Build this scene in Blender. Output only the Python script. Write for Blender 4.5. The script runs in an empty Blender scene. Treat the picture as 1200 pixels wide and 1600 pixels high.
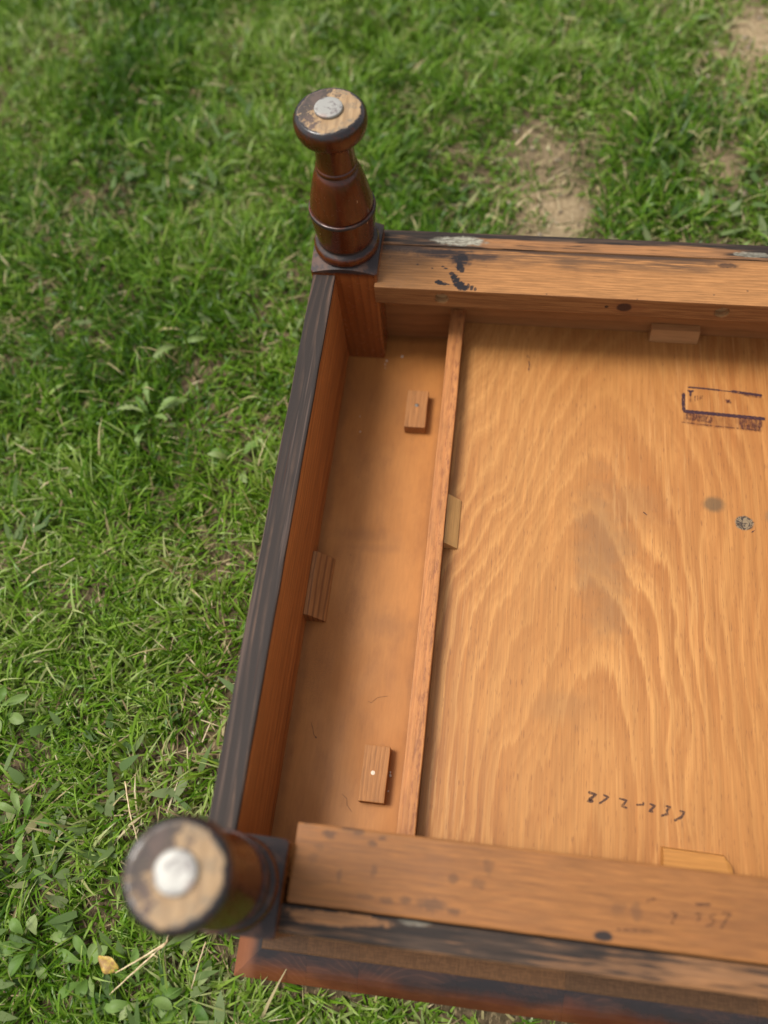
import bpy, bmesh, math, random
import numpy as np
from mathutils import Vector, Matrix, noise

random.seed(7)
rng = np.random.default_rng(11)
scene = bpy.context.scene
COL = scene.collection

# ------------------------------------------------------------------ camera, sky, sun, exposure
cam_data = bpy.data.cameras.new('camera')
cam = bpy.data.objects.new('camera', cam_data)
COL.objects.link(cam)
ROT = Matrix(((0.99107823, -0.07805457, 0.10803436),
              (0.11651478, 0.90098227, -0.41791777),
              (-0.06471665, 0.4267768, 0.90203842)))
cam.matrix_world = Matrix.Translation((0.1391, -0.5000, 0.7001)) @ ROT.to_4x4()
cam_data.sensor_fit = 'VERTICAL'
cam_data.sensor_height = 36.0
cam_data.sensor_width = 27.0
cam_data.lens = 29.85
cam_data.clip_start = 0.01
cam_data.clip_end = 500.0
cam_data.dof.use_dof = True
cam_data.dof.focus_distance = 0.690
cam_data.dof.aperture_fstop = 2.55
cam_data.dof.aperture_blades = 0
scene.camera = cam

SUN_DIR = Vector((-0.47, 0.05, 1.0)).normalized()      # towards the sun
SUN_EL = math.asin(SUN_DIR.z)
SUN_AZ = math.atan2(SUN_DIR.x, SUN_DIR.y)

world = bpy.data.worlds.new("World")
scene.world = world
world.use_nodes = True
wt = world.node_tree
wt.nodes.clear()
sky = wt.nodes.new('ShaderNodeTexSky')
sky.sky_type = 'NISHITA'
sky.sun_disc = False
sky.sun_elevation = SUN_EL
sky.sun_rotation = SUN_AZ
sky.dust_density = 4.0
sky.air_density = 1.2
hsv = wt.nodes.new('ShaderNodeHueSaturation')           # thin cloud takes most of the blue out
hsv.inputs['Saturation'].default_value = 0.30
bg = wt.nodes.new('ShaderNodeBackground')
bg.inputs['Strength'].default_value = 0.125
wo = wt.nodes.new('ShaderNodeOutputWorld')
wt.links.new(sky.outputs[0], hsv.inputs['Color'])
wt.links.new(hsv.outputs[0], bg.inputs['Color'])
wt.links.new(bg.outputs[0], wo.inputs['Surface'])

sun_data = bpy.data.lights.new('sun', 'SUN')
sun_data.energy = 2.25
sun_data.angle = math.radians(20)
sun_data.color = (1.0, 0.955, 0.88)
sun = bpy.data.objects.new('sun', sun_data)
sun.rotation_euler = SUN_DIR.to_track_quat('Z', 'Y').to_euler()
sun.location = SUN_DIR * 5
COL.objects.link(sun)

vs = scene.view_settings
vs.view_transform = 'Standard'
try:
    vs.look = 'None'
except Exception:
    pass
vs.exposure = 0.56
vs.gamma = 1.0
vs.use_curve_mapping = False
scene.cycles.use_denoising = True
scene.cycles.max_bounces = 8


# ------------------------------------------------------------------ material building blocks
class NB:
    """A small node builder: every method returns an output socket."""
    def __init__(self, name):
        self.m = bpy.data.materials.new(name)
        self.m.use_nodes = True
        self.t = self.m.node_tree
        self.t.nodes.clear()
        self.out = self.t.nodes.new('ShaderNodeOutputMaterial')
        self.tc = self.t.nodes.new('ShaderNodeTexCoord').outputs['Object']
        s = self.t.nodes.new('ShaderNodeSeparateXYZ')
        self.t.links.new(self.tc, s.inputs[0])
        self.x, self.y, self.z = s.outputs

    def put(self, sock, v):
        if isinstance(v, bpy.types.NodeSocket):
            self.t.links.new(v, sock)
        elif isinstance(v, (tuple, list)) and len(v) == 3 and sock.type == 'RGBA':
            sock.default_value = (*v, 1)
        else:
            sock.default_value = v

    def math(self, op, a, b=0.0, c=None, clamp=False):
        n = self.t.nodes.new('ShaderNodeMath')
        n.operation = op
        n.use_clamp = clamp
        self.put(n.inputs[0], a)
        self.put(n.inputs[1], b)
        if c is not None:
            self.put(n.inputs[2], c)
        return n.outputs[0]

    def map(self, scale=(1, 1, 1), loc=(0, 0, 0), rot=(0, 0, 0), vec=None):
        n = self.t.nodes.new('ShaderNodeMapping')
        self.put(n.inputs['Vector'], self.tc if vec is None else vec)
        n.inputs['Scale'].default_value = scale
        n.inputs['Location'].default_value = loc
        n.inputs['Rotation'].default_value = rot
        return n.outputs[0]

    def vec(self, x, y, z):
        n = self.t.nodes.new('ShaderNodeCombineXYZ')
        for i, v in enumerate((x, y, z)):
            self.put(n.inputs[i], v)
        return n.outputs[0]

    def noise(self, vec, scale=1.0, detail=3.0, rough=0.55, dist=0.0):
        n = self.t.nodes.new('ShaderNodeTexNoise')
        self.put(n.inputs['Vector'], vec)
        n.inputs['Scale'].default_value = scale
        n.inputs['Detail'].default_value = detail
        n.inputs['Roughness'].default_value = rough
        n.inputs['Distortion'].default_value = dist
        return n.outputs['Fac']

    def voronoi(self, vec, scale=1.0):
        n = self.t.nodes.new('ShaderNodeTexVoronoi')
        self.put(n.inputs['Vector'], vec)
        n.inputs['Scale'].default_value = scale
        return n.outputs['Distance']

    def rng(self, v, a, b, c=0.0, d=1.0, smooth=True):
        n = self.t.nodes.new('ShaderNodeMapRange')
        n.interpolation_type = 'SMOOTHSTEP' if smooth else 'LINEAR'
        n.clamp = True
        self.put(n.inputs[0], v)
        for i, q in enumerate((a, b, c, d)):
            self.put(n.inputs[i + 1], q)
        return n.outputs[0]

    def mix(self, f, a, b, mode='MIX'):
        n = self.t.nodes.new('ShaderNodeMix')
        n.data_type = 'RGBA'
        n.blend_type = mode
        n.clamp_factor = True
        self.put(n.inputs[0], f)
        self.put(n.inputs[6], a)
        self.put(n.inputs[7], b)
        return n.outputs[2]

    def blobs(self, spots, wob=0.35, wscale=180.0, soft=0.25, axes='xy'):
        """Mask of stains: spots are (u, v, ru, rv[, weight]) in object metres, edges broken up by noise."""
        u, v = {'xy': (self.x, self.y), 'xz': (self.x, self.z), 'yz': (self.y, self.z)}[axes]
        nz = self.noise(self.map((1, 1, 1)), wscale, 4, 0.65)
        nz = self.math('MULTIPLY', self.math('SUBTRACT', nz, 0.5), wob * 4)
        out = None
        for sp in spots:
            du = self.math('DIVIDE', self.math('SUBTRACT', u, sp[0]), sp[2])
            dv = self.math('DIVIDE', self.math('SUBTRACT', v, sp[1]), sp[3])
            d = self.math('SQRT', self.math('ADD', self.math('MULTIPLY', du, du), self.math('MULTIPLY', dv, dv)))
            d = self.math('ADD', d, nz)
            k = self.rng(d, 1 - soft, 1 + soft, sp[4] if len(sp) > 4 else 1.0, 0.0)
            out = k if out is None else self.math('MAXIMUM', out, k)
        return out

    def attr(self, name):
        n = self.t.nodes.new('ShaderNodeAttribute')
        n.attribute_name = name
        return n

    def bump(self, h, strength=0.3, dist=0.0005):
        n = self.t.nodes.new('ShaderNodeBump')
        n.inputs['Strength'].default_value = strength
        n.inputs['Distance'].default_value = dist
        self.put(n.inputs['Height'], h)
        return n.outputs[0]

    def finish(self, col, rough=0.5, normal=None, spec=0.5, alpha=None, metal=0.0, coat=0.0):
        p = self.t.nodes.new('ShaderNodeBsdfPrincipled')
        self.put(p.inputs['Base Color'], col)
        self.put(p.inputs['Roughness'], rough)
        p.inputs['Specular IOR Level'].default_value = spec
        p.inputs['Metallic'].default_value = metal
        if coat:
            p.inputs['Coat Weight'].default_value = coat
            p.inputs['Coat Roughness'].default_value = 0.18
        if normal is not None:
            self.put(p.inputs['Normal'], normal)
        if alpha is not None:
            self.put(p.inputs['Alpha'], alpha)
        self.t.links.new(p.outputs[0], self.out.inputs['Surface'])
        self.p = p
        return self.m


def grain_parts(b, axis, freq=160.0, seed=0.0, wobble=1.0):
    """ring lines, fibre streaks and slow blotches for wood whose grain runs along the given axis"""
    k = 0.07
    sc = {'x': (k, 1, 1), 'y': (1, k, 1), 'z': (1, 1, k)}[axis]
    loc = (seed * 1.37, seed * 2.11, seed * 0.73)
    v = b.map(sc, loc)
    n1 = b.noise(v, 14, 3, 0.5)
    across = {'x': b.math('ADD', b.y, b.math('MULTIPLY', b.z, 0.6)),
              'y': b.math('ADD', b.x, b.math('MULTIPLY', b.z, 0.6)),
              'z': b.math('ADD', b.x, b.math('MULTIPLY', b.y, 0.7))}[axis]
    ph = b.math('ADD', b.math('MULTIPLY', across, freq), b.math('MULTIPLY', n1, 9.0 * wobble))
    fr = b.math('FRACT', ph)
    ring = b.math('POWER', fr, 2.2)
    ring = b.math('MULTIPLY', ring, b.rng(fr, 0.88, 1.0, 1.0, 0.0))
    fib = b.noise(v, 620, 3, 0.65)
    blo = b.noise(v, 22, 4, 0.6)
    return ring, fib, blo, v


def wood(name, base, dark, axis, freq=160.0, rough=0.5, seed=0.0, ring_amt=0.55, fib_amt=0.5, spec=0.26, bump=0.25, extra=None, coat=0.0, wobble=1.0):
    b = NB(name)
    ring, fib, blo, v = grain_parts(b, axis, freq, seed, wobble)
    c = b.mix(b.math('MULTIPLY', ring, ring_amt), base, dark)
    c = b.mix(b.math('MULTIPLY', b.rng(blo, 0.4, 0.75), 0.35), c, dark)
    f = b.rng(fib, 0.3, 0.75, 1.0 - 0.45 * fib_amt, 1.0 + 0.25 * fib_amt, smooth=False)
    c = b.mix(1.0, c, b.vec(f, f, f), 'MULTIPLY')
    r = b.math('ADD', b.math('MULTIPLY', fib, 0.18), rough - 0.09)
    if extra:
        c, r = extra(b, c, r, ring, fib, blo, v)
    h = b.math('ADD', b.math('MULTIPLY', fib, 0.7), b.math('MULTIPLY', ring, -0.5))
    return b.finish(c, r, b.bump(h, bump, 0.0004), spec, coat=coat)


GREYBLACK = (0.014, 0.011, 0.012)

# ---- plywood: rotary-cut face with nested arches
def make_plywood():
    b = NB('plywood_face')
    warp = b.noise(b.map((1, 0.45, 1), (3.1, 1.7, 0)), 9, 3, 0.5)
    warp2 = b.noise(b.map((1, 0.3, 1), (0.4, 5.7, 0)), 30, 3, 0.5)
    xx = b.math('ADD', b.math('SUBTRACT', b.x, 0.256), b.math('MULTIPLY', b.math('SUBTRACT', warp, 0.5), 0.10))
    xr = b.math('ABSOLUTE', xx)
    arch = b.math('SQRT', b.math('ADD', b.math('MULTIPLY', xr, xr), 0.0022))
    # feathered tips: fine fibres push the ring line up and down
    fibv = b.map((1, 0.02, 1), (1.3, 0.2, 0))
    feather = b.noise(fibv, 420, 2, 0.6)
    cy = b.rng(b.math('ADD', b.x, b.math('MULTIPLY', b.math('SUBTRACT', warp, 0.5), 0.05)), 0.20, 0.33, 0.27, 0.085)
    ylow = b.t.nodes.new('ShaderNodeMath'); ylow.operation = 'SMOOTH_MAX'
    b.put(ylow.inputs[0], b.math('ADD', b.y, 0.10)); ylow.inputs[1].default_value = -0.26; ylow.inputs[2].default_value = 0.12
    f = b.math('ADD', b.math('MULTIPLY', arch, 0.9), b.math('MULTIPLY', ylow.outputs[0], cy))
    f = b.math('ADD', f, b.math('MULTIPLY', b.math('SUBTRACT', warp2, 0.5), 0.008))
    f = b.math('ADD', f, b.math('MULTIPLY', b.math('SUBTRACT', feather, 0.5), 0.0065))
    ph = b.math('MULTIPLY', f, 78.0)
    fr = b.math('FRACT', ph)
    band = b.math('MULTIPLY', b.rng(fr, 0.0, 0.75), b.rng(fr, 0.86, 1.0, 1.0, 0.0))
    ph2 = b.math('FRACT', b.math('MULTIPLY', f, 231.0))
    band2 = b.math('MULTIPLY', b.rng(ph2, 0.0, 0.8), b.rng(ph2, 0.8, 1.0, 1.0, 0.0))
    fib = b.noise(b.map((1, 0.018, 1), (2.2, 0.9, 0)), 760, 3, 0.7)
    slow = b.noise(b.map((1, 0.5, 1)), 7, 3, 0.55)
    big = b.noise(b.map((1, 0.6, 1), (4.4, 2.2, 0)), 5, 3, 0.5)
    big = b.math('ADD', big, b.rng(b.x, 0.13, 0.26, 0.16, -0.06))
    pale = b.mix(b.rng(big, 0.45, 0.66), (0.395, 0.172, 0.047), (0.475, 0.226, 0.067))
    deep = (0.290, 0.104, 0.024)
    bamt = b.rng(b.noise(b.map((1, 0.4, 1), (5, 5, 0)), 12, 2, 0.5), 0.35, 0.65, 0.35, 0.85)
    c = b.mix(b.math('MULTIPLY', band, bamt), pale, deep)
    c = b.mix(b.math('MULTIPLY', band2, 0.36), c, deep)
    fl = b.noise(b.map((1, 0.035, 1), (9.2, 4.9, 0)), 300, 3, 0.7)
    c = b.mix(b.math('MULTIPLY', b.rng(fl, 0.52, 0.70), b.rng(slow, 0.62, 0.40, 0.15, 0.75)), c, (0.49, 0.245, 0.082))
    c = b.mix(b.rng(slow, 0.42, 0.7, 0.0, 0.40), c, (0.375, 0.165, 0.043))
    k = b.rng(fib, 0.25, 0.75, 0.77, 1.15, smooth=False)
    c = b.mix(1.0, c, b.vec(k, k, k), 'MULTIPLY')
    # pores: short dark dashes
    por = b.noise(b.map((1, 0.09, 1), (7, 3, 0)), 1100, 1, 0.5)
    c = b.mix(b.rng(por, 0.64, 0.74, 0.0, 0.55), c, (0.16, 0.06, 0.02))
    # grey smudge in the middle, two dark knot-like spots, small specks
    sm = b.blobs([(0.247, -0.205, 0.020, 0.055, 0.55), (0.252, -0.262, 0.013, 0.022, 0.45), (0.262, -0.165, 0.03, 0.02, 0.28),
                  (0.216, -0.345, 0.02, 0.012, 0.25)], 0.55, 60, 0.75)
    sm = b.math('MULTIPLY', sm, b.rng(fib, 0.25, 0.7, 0.45, 1.0))
    c = b.mix(sm, c, (0.16, 0.095, 0.045))
    s1 = b.blobs([(0.3402, -0.1565, 0.0082, 0.0072, 0.72)], 0.14, 160, 0.42)
    c = b.mix(s1, c, (0.085, 0.058, 0.030))
    s2 = b.blobs([(0.3647, -0.172, 0.0078, 0.0066, 0.95)], 0.12, 220, 0.12)
    s2i = b.noise(b.map((1, 1, 1), (0.2, 0.4, 0)), 260, 2, 0.5, 1.2)
    c = b.mix(s2, c, b.mix(b.rng(s2i, 0.42, 0.56), (0.030, 0.024, 0.020), (0.20, 0.145, 0.085)))
    s3 = b.blobs([(0.388, -0.164, 0.005, 0.006, 0.5)], 0.2, 160, 0.5)
    c = b.mix(s3, c, (0.10, 0.08, 0.045))
    sp = b.voronoi(b.map((1, 1, 1), (0.3, 0.1, 0)), 22)
    c = b.mix(b.rng(sp, 0.018, 0.028, 0.9, 0.0), c, (0.09, 0.035, 0.012))
    h = b.math('ADD', b.math('MULTIPLY', fib, 0.8), b.math('MULTIPLY', band, 0.05))
    return b.finish(c, b.rng(fib, 0.2, 0.8, 0.42, 0.60), b.bump(h, 0.25, 0.0003), 0.30)

M_PLY = make_plywood()

# ---- sprayed compartment floor: smooth brown film with dust and scuffs
def make_floor():
    b = NB('floor_panel_face')
    slow = b.noise(b.map((1, 0.6, 1)), 11, 4, 0.6)
    fine = b.noise(b.map((1, 0.10, 1)), 420, 3, 0.7)
    c = b.mix(b.rng(slow, 0.35, 0.68), (0.410, 0.170, 0.043), (0.345, 0.133, 0.031))
    k = b.rng(fine, 0.25, 0.75, 0.92, 1.07, smooth=False)
    mott = b.noise(b.map((1, 0.35, 1), (2, 8, 0)), 60, 5, 0.7)
    c = b.mix(b.rng(mott, 0.45, 0.72, 0.0, 0.35), c, (0.215, 0.082, 0.024))
    c = b.mix(1.0, c, b.vec(k, k, k), 'MULTIPLY')
    edge_dark = b.blobs([(0.0, -0.24, 0.006, 0.30, 0.45), (0.099, -0.24, 0.004, 0.30, 0.35), (0.05, 0.021, 0.06, 0.006, 0.5)], 0.35, 70, 0.8)
    c = b.mix(edge_dark, c, (0.12, 0.045, 0.015))  # darker brown along the side board, divider and back edges
    sm = b.blobs([(0.074, -0.282, 0.016, 0.012, 0.30), (0.040, -0.20, 0.022, 0.006, 0.22), (0.052, -0.212, 0.018, 0.004, 0.22),
                  (0.045, -0.05, 0.05, 0.02, 0.16), (0.088, -0.32, 0.02, 0.03, 0.12)], 0.5, 60, 0.8)
    c = b.mix(sm, c, (0.135, 0.060, 0.025))
    # overspray grit along the side board
    g = b.noise(b.map((1, 1, 1)), 1300, 2, 0.6)
    gz = b.blobs([(0.016, -0.325, 0.011, 0.035, 1.0), (0.033, -0.27, 0.012, 0.03, 0.7)], 0.5, 90, 0.6)
    c = b.mix(b.math('MULTIPLY', gz, b.rng(g, 0.50, 0.62, 0.0, 0.75)), c, (0.175, 0.078, 0.026))
    sp = b.voronoi(b.map((1, 1, 1), (0.31, 0.17, 0)), 34)
    c = b.mix(b.rng(sp, 0.024, 0.040, 0.85, 0.0), c, (0.085, 0.030, 0.012))
    sp2 = b.voronoi(b.map((1, 1, 1), (0.77, 0.37, 0)), 15)
    c = b.mix(b.rng(sp2, 0.010, 0.016, 0.9, 0.0), c, (0.55, 0.45, 0.36))
    return b.finish(c, b.rng(slow, 0.3, 0.7, 0.42, 0.56), b.bump(b.math('ADD', fine, b.math('MULTIPLY', b.math('MULTIPLY', gz, g), 2.0)), 0.16, 0.0003), 0.24)

M_FLOOR = make_floor()

# ---- side board (left): red-brown inside, black worn stain on its upper edge
def x_side(b, c, r, ring, fib, blo, v):
    wear = b.noise(b.map((1, 0.035, 1), (0.6, 1.9, 0)), 170, 3, 0.6, 0.4)
    wear2 = b.noise(b.map((1, 0.02, 1), (2.6, 0.3, 0)), 330, 2, 0.6, 0.2)
    lw = b.noise(b.map((1, 0.20, 1), (3, 3, 0)), 10, 3, 0.5)
    lph = b.math('FRACT', b.math('ADD', b.math('MULTIPLY', b.x, 165.0), b.math('MULTIPLY', lw, 13.0)))
    ln = b.math('MULTIPLY', b.rng(lph, 0.45, 0.90), b.rng(lph, 0.92, 1.0, 1.0, 0.0))
    blk = b.mix(b.math('MULTIPLY', b.math('MULTIPLY', ln, b.rng(b.noise(b.map((1, 0.3, 1), (6, 2, 0)), 38, 4, 0.65), 0.36, 0.62, 0.2, 1.0)), b.rng(wear, 0.36, 0.60, 0.15, 0.95)), (0.029, 0.022, 0.019), (0.115, 0.070, 0.048))
    blk = b.mix(b.rng(wear2, 0.58, 0.70, 0.0, 0.55), blk, (0.105, 0.070, 0.055))
    edge = b.noise(b.map((1, 0.12, 1)), 70, 3, 0.6)
    zz = b.math('ADD', b.z, b.math('MULTIPLY', b.math('SUBTRACT', edge, 0.5), 0.004))
    top = b.rng(zz, 0.1155, 0.1172)
    c = b.mix(top, c, blk)
    line = b.noise(b.map((1, 0.012, 1), (0.2, 0.6, 4)), 260, 2, 0.5)
    c = b.mix(b.math('MULTIPLY', b.rng(line, 0.66, 0.72), 0.6), c, (0.05, 0.016, 0.008))
    # bare, chipped arris
    return c, b.mix(top, b.vec(r, r, r), (0.62, 0.62, 0.62))

M_SIDE = wood('side_board_stained', (0.430, 0.150, 0.038), (0.180, 0.050, 0.012), 'y', 150, 0.52, 1.0, 0.7, 0.8, spec=0.15, extra=x_side, bump=0.4)

# ---- divider edge: saw-cut orange-brown edge
def x_div(b, c, r, ring, fib, blo, v):
    n = b.noise(b.map((1, 0.22, 1)), 420, 4, 0.75)
    m = b.math('MULTIPLY', b.rng(n, 0.50, 0.62), b.rng(b.x, 0.102, 0.111, 0.25, 1.0))
    c = b.mix(b.math('MULTIPLY', m, 0.7), c, (0.17, 0.055, 0.024))
    return c, r

M_DIV = wood('divider_edge', (0.455, 0.190, 0.060), (0.280, 0.090, 0.026), 'y', 190, 0.55, 2.0, 0.5, 0.7, extra=x_div, bump=0.5)

# ---- back rail: honey pine with black paint splashes
def x_backrail(b, c, r, ring, fib, blo, v):
    streak = b.noise(b.map((0.05, 1, 1), (0.3, 0.2, 0.5)), 420, 3, 0.65)
    ygate = b.math('ADD', b.y, b.math('MULTIPLY', b.math('SUBTRACT', b.noise(b.map((0.35, 1, 1)), 45, 4, 0.65), 0.5), 0.030))
    smoke = b.math('MULTIPLY', b.rng(ygate, 0.015, 0.029), b.rng(streak, 0.34, 0.54))
    smoke = b.math('MULTIPLY', smoke, b.rng(b.x, 0.30, 0.36, 0.85, 0.0))
    # black washes of the outer stain reach in along the joint
    wash = b.math('MULTIPLY', b.blobs([(0.090, 0.030, 0.030, 0.0050, 0.9), (0.108, 0.024, 0.0095, 0.0075, 1.0), (0.125, 0.0285, 0.016, 0.004, 0.7)], 0.45, 150, 0.42), b.rng(streak, 0.30, 0.48, 0.45, 1.0))
    splash = b.blobs([(0.0905, -0.0025, 0.0034, 0.0020, 1.0), (0.0945, -0.0042, 0.0048, 0.0018, 1.0), (0.1075, 0.0165, 0.0034, 0.0050, 1.0), (0.1100, 0.0125, 0.0022, 0.0036, 0.95),
                      (0.1010, 0.0075, 0.0022, 0.0022, 0.9), (0.1035, 0.0040, 0.0028, 0.0034, 1.0), (0.1058, 0.0000, 0.0030, 0.0036, 1.0), (0.1085, -0.0038, 0.0044, 0.0036, 1.0),
                      (0.1120, -0.0072, 0.0052, 0.0034, 1.0), (0.1165, -0.0058, 0.0014, 0.0036, 0.9), (0.1198, -0.0072, 0.0016, 0.0030, 0.9), (0.1228, -0.0084, 0.0016, 0.0022, 0.8),
                      (0.0955, 0.0130, 0.0018, 0.0010, 0.9), (0.0925, 0.0150, 0.0014, 0.0009, 0.8), (0.0700, 0.0160, 0.0012, 0.0010, 0.8), (0.0835, 0.0125, 0.0010, 0.0008, 0.8)], 0.50, 300, 0.20)
    mark = b.blobs([(0.336, 0.0305, 0.0085, 0.0026, 0.9), (0.322, 0.0315, 0.006, 0.0022, 0.5)], 0.5, 240, 0.4)
    up = b.rng(b.z, 0.1095, 0.1115)
    c = b.mix(b.math('MULTIPLY', b.math('MULTIPLY', smoke, up), 0.9), c, (0.060, 0.034, 0.020))
    blk = b.math('MULTIPLY', b.math('MAXIMUM', b.math('MAXIMUM', wash, splash), b.math('MULTIPLY', mark, 0.8)), up)
    jl = b.math('MULTIPLY', b.math('MULTIPLY', b.rng(b.y, 0.0290, 0.0335), b.rng(b.x, 0.135, 0.055)), b.rng(streak, 0.30, 0.46))
    blk = b.math('MAXIMUM', blk, b.math('MULTIPLY', b.math('MULTIPLY', jl, up), 0.85))
    c = b.mix(blk, c, GREYBLACK)
    sp = b.voronoi(b.map((1, 1, 1), (0.12, 0.44, 0)), 62)
    c = b.mix(b.rng(sp, 0.05, 0.075, 0.75, 0.0), c, (0.10, 0.05, 0.025))
    dust = b.noise(b.map((1, 1, 1)), 700, 2, 0.6)
    grey = b.math('MULTIPLY', b.rng(b.x, 0.045, 0.10, 0.30, 0.0), b.rng(dust, 0.35, 0.65))
    c = b.mix(b.math('MULTIPLY', grey, up), c, (0.22, 0.135, 0.082))
    gl = b.math('MULTIPLY', b.rng(b.math('ADD', b.y, b.math('MULTIPLY', b.math('SUBTRACT', streak, 0.5), 0.004)), 0.0338, 0.0352), up)
    c = b.mix(b.math('MULTIPLY', gl, b.rng(b.x, 0.36, 0.30, 0.3, 0.85)), c, (0.040, 0.022, 0.014))
    # front face: browner, with the knot
    front = b.rng(b.y, -0.0113, -0.0105, 1.0, 0.0)
    fc = b.mix(b.rng(streak, 0.35, 0.65), (0.245, 0.108, 0.036), (0.160, 0.064, 0.021))
    kn = b.blobs([(0.2512, 0.1023, 0.0064, 0.0052, 0.96)], 0.10, 200, 0.18, 'xz')
    ring2 = b.blobs([(0.2512, 0.1023, 0.0105, 0.0070, 0.45), (0.262, 0.102, 0.010, 0.003, 0.5)], 0.25, 160, 0.5, 'xz')
    fc = b.mix(ring2, fc, (0.17, 0.060, 0.022))
    fc = b.mix(kn, fc, (0.040, 0.016, 0.011))
    tick = b.blobs([(0.2365, 0.1020, 0.0016, 0.0018, 0.9)], 0.3, 500, 0.2, 'xz')
    fc = b.mix(tick, fc, (0.03, 0.015, 0.01))
    c = b.mix(front, c, fc)
    plug = b.blobs([(0.0938, 0.1018, 0.0064, 0.0064, 1.0), (0.3330, 0.1018, 0.0064, 0.0064, 0.8)], 0.05, 200, 0.15, 'xz')
    plug = b.math('MULTIPLY', plug, b.math('MULTIPLY', b.rng(b.y, -0.0110, -0.0098), b.rng(b.y, 0.006, 0.002)))
    c = b.mix(plug, c, (0.42, 0.25, 0.11))
    return c, b.mix(blk, b.vec(r, r, r), (0.42, 0.42, 0.42))

M_BRAIL = wood('back_rail_pine', (0.350, 0.162, 0.056), (0.240, 0.096, 0.029), 'x', 330, 0.62, 3.0, 0.75, 0.8, spec=0.22, extra=x_backrail, bump=0.4)

def stained_strip(name, white, seed, bare):
    def x(b, c, r, ring, fib, blo, v):
        streak = b.noise(b.map((0.045, 1, 1), (0.7 + seed, 0.9, 0.2)), 330, 3, 0.7)
        big = b.noise(b.map((0.35, 1, 1), (seed, 0.1, 0.3)), 16, 4, 0.6)
        val = b.math('ADD', b.math('MULTIPLY', streak, 0.55), b.math('MULTIPLY', big, 0.75))
        side = bare(b)
        keep = b.rng(b.math('ADD', val, side), 0.60, 0.74, 1.0, 0.0)
        blk = b.mix(b.rng(streak, 0.4, 0.7), (0.020, 0.014, 0.011), (0.060, 0.037, 0.024))
        smoky = b.mix(0.45, c, (0.09, 0.055, 0.035))
        c2 = b.mix(keep, b.mix(b.rng(streak, 0.4, 0.6), c, smoky), blk)
        if white:
            w = b.blobs(white, 0.32, 210, 0.22)
            chalk = b.mix(b.rng(b.noise(b.map((0.3, 1, 1)), 600, 3, 0.7), 0.35, 0.65), (0.15, 0.135, 0.10), (0.34, 0.32, 0.25))
            c2 = b.mix(b.math('MULTIPLY', w, b.rng(streak, 0.30, 0.50, 0.55, 1.0)), c2, chalk)
        return c2, r
    return wood(name, (0.330, 0.150, 0.056), (0.190, 0.078, 0.028), 'x', 300, 0.62, 4.0 + seed, 0.6, 0.6, spec=0.20, extra=x, bump=0.45)

def bare_back(b):
    a = b.rng(b.y, 0.050, 0.0465, 0.0, 0.16)
    a = b.math('MULTIPLY', a, b.rng(b.x, 0.115, 0.14))
    a = b.math('MULTIPLY', a, b.rng(b.x, 0.28, 0.36, 1.0, 0.25))
    return b.math('ADD', a, b.rng(b.y, 0.049, 0.053, -0.06, -0.24))

def bare_front(b):
    a = b.blobs([(0.075, -0.5105, 0.028, 0.0040, 0.20), (0.05, -0.512, 0.008, 0.004, 0.14), (0.155, -0.513, 0.018, 0.006, 0.06)], 0.4, 120, 0.4)
    lip = b.rng(b.y, -0.5222, -0.5232, 0.0, 0.24)
    return b.math('ADD', b.math('ADD', a, 0.015), lip)

M_BSTRIP = stained_strip('back_edge_strip', [(0.105, 0.0445, 0.022, 0.0052, 0.95), (0.358, 0.0435, 0.016, 0.0028, 0.55)], 0.0, bare_back)
M_FSTRIP = stained_strip('front_edge_strip', [(0.121, -0.507, 0.009, 0.0022, 0.35)], 1.7, bare_front)

def x_frontrail(b, c, r, ring, fib, blo, v):
    spots = [(0.045, -0.4558, 0.0062, 0.0016, 0.9), (0.0725, -0.4562, 0.006, 0.0028, 0.95), (0.080, -0.4585, 0.004, 0.0018, 0.8), (0.060, -0.4620, 0.0048, 0.0024, 0.9),
             (0.0885, -0.4645, 0.0030, 0.0018, 0.8), (0.0947, -0.4606, 0.0026, 0.0012, 0.7), (0.070, -0.4863, 0.0016, 0.0040, 0.55), (0.0918, -0.4800, 0.0018, 0.0034, 0.6),
             (0.143, -0.4795, 0.0032, 0.0026, 0.65), (0.158, -0.4808, 0.0040, 0.0032, 0.5), (0.164, -0.4700, 0.0030, 0.0048, 0.5), (0.102, -0.4965, 0.0040, 0.0020, 0.6),
             (0.114, -0.4955, 0.0036, 0.0022, 0.7), (0.131, -0.4960, 0.0095, 0.0034, 0.7), (0.145, -0.4980, 0.005, 0.0020, 0.75), (0.089, -0.4960, 0.006, 0.0014, 0.4),
             (0.055, -0.4705, 0.003, 0.002, 0.35), (0.052, -0.4775, 0.003, 0.003, 0.3), (0.256, -0.4850, 0.0032, 0.0045, 0.55), (0.245, -0.485, 0.004, 0.003, 0.35)]
    m = b.blobs(spots, 0.60, 210, 0.45)
    c = b.mix(b.math('MULTIPLY', m, 0.72), c, (0.040, 0.022, 0.014))
    cl = b.noise(b.map((0.4, 1, 1), (6, 1, 1)), 26, 4, 0.65)
    c = b.mix(b.rng(cl, 0.48, 0.72, 0.0, 0.45), c, (0.145, 0.058, 0.020))
    k = b.blobs([(0.2362, -0.5010, 0.0055, 0.0028, 1.0)], 0.15, 300, 0.25)
    c = b.mix(k, c, (0.018, 0.010, 0.008))
    sl = b.noise(b.map((0.10, 1, 1), (3, 1, 1)), 40, 3, 0.6)
    band = b.math('MULTIPLY', b.rng(b.y, -0.488, -0.500), b.rng(sl, 0.50, 0.70))
    c = b.mix(b.math('MULTIPLY', band, 0.5), c, (0.13, 0.055, 0.024))
    return c, r

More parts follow.
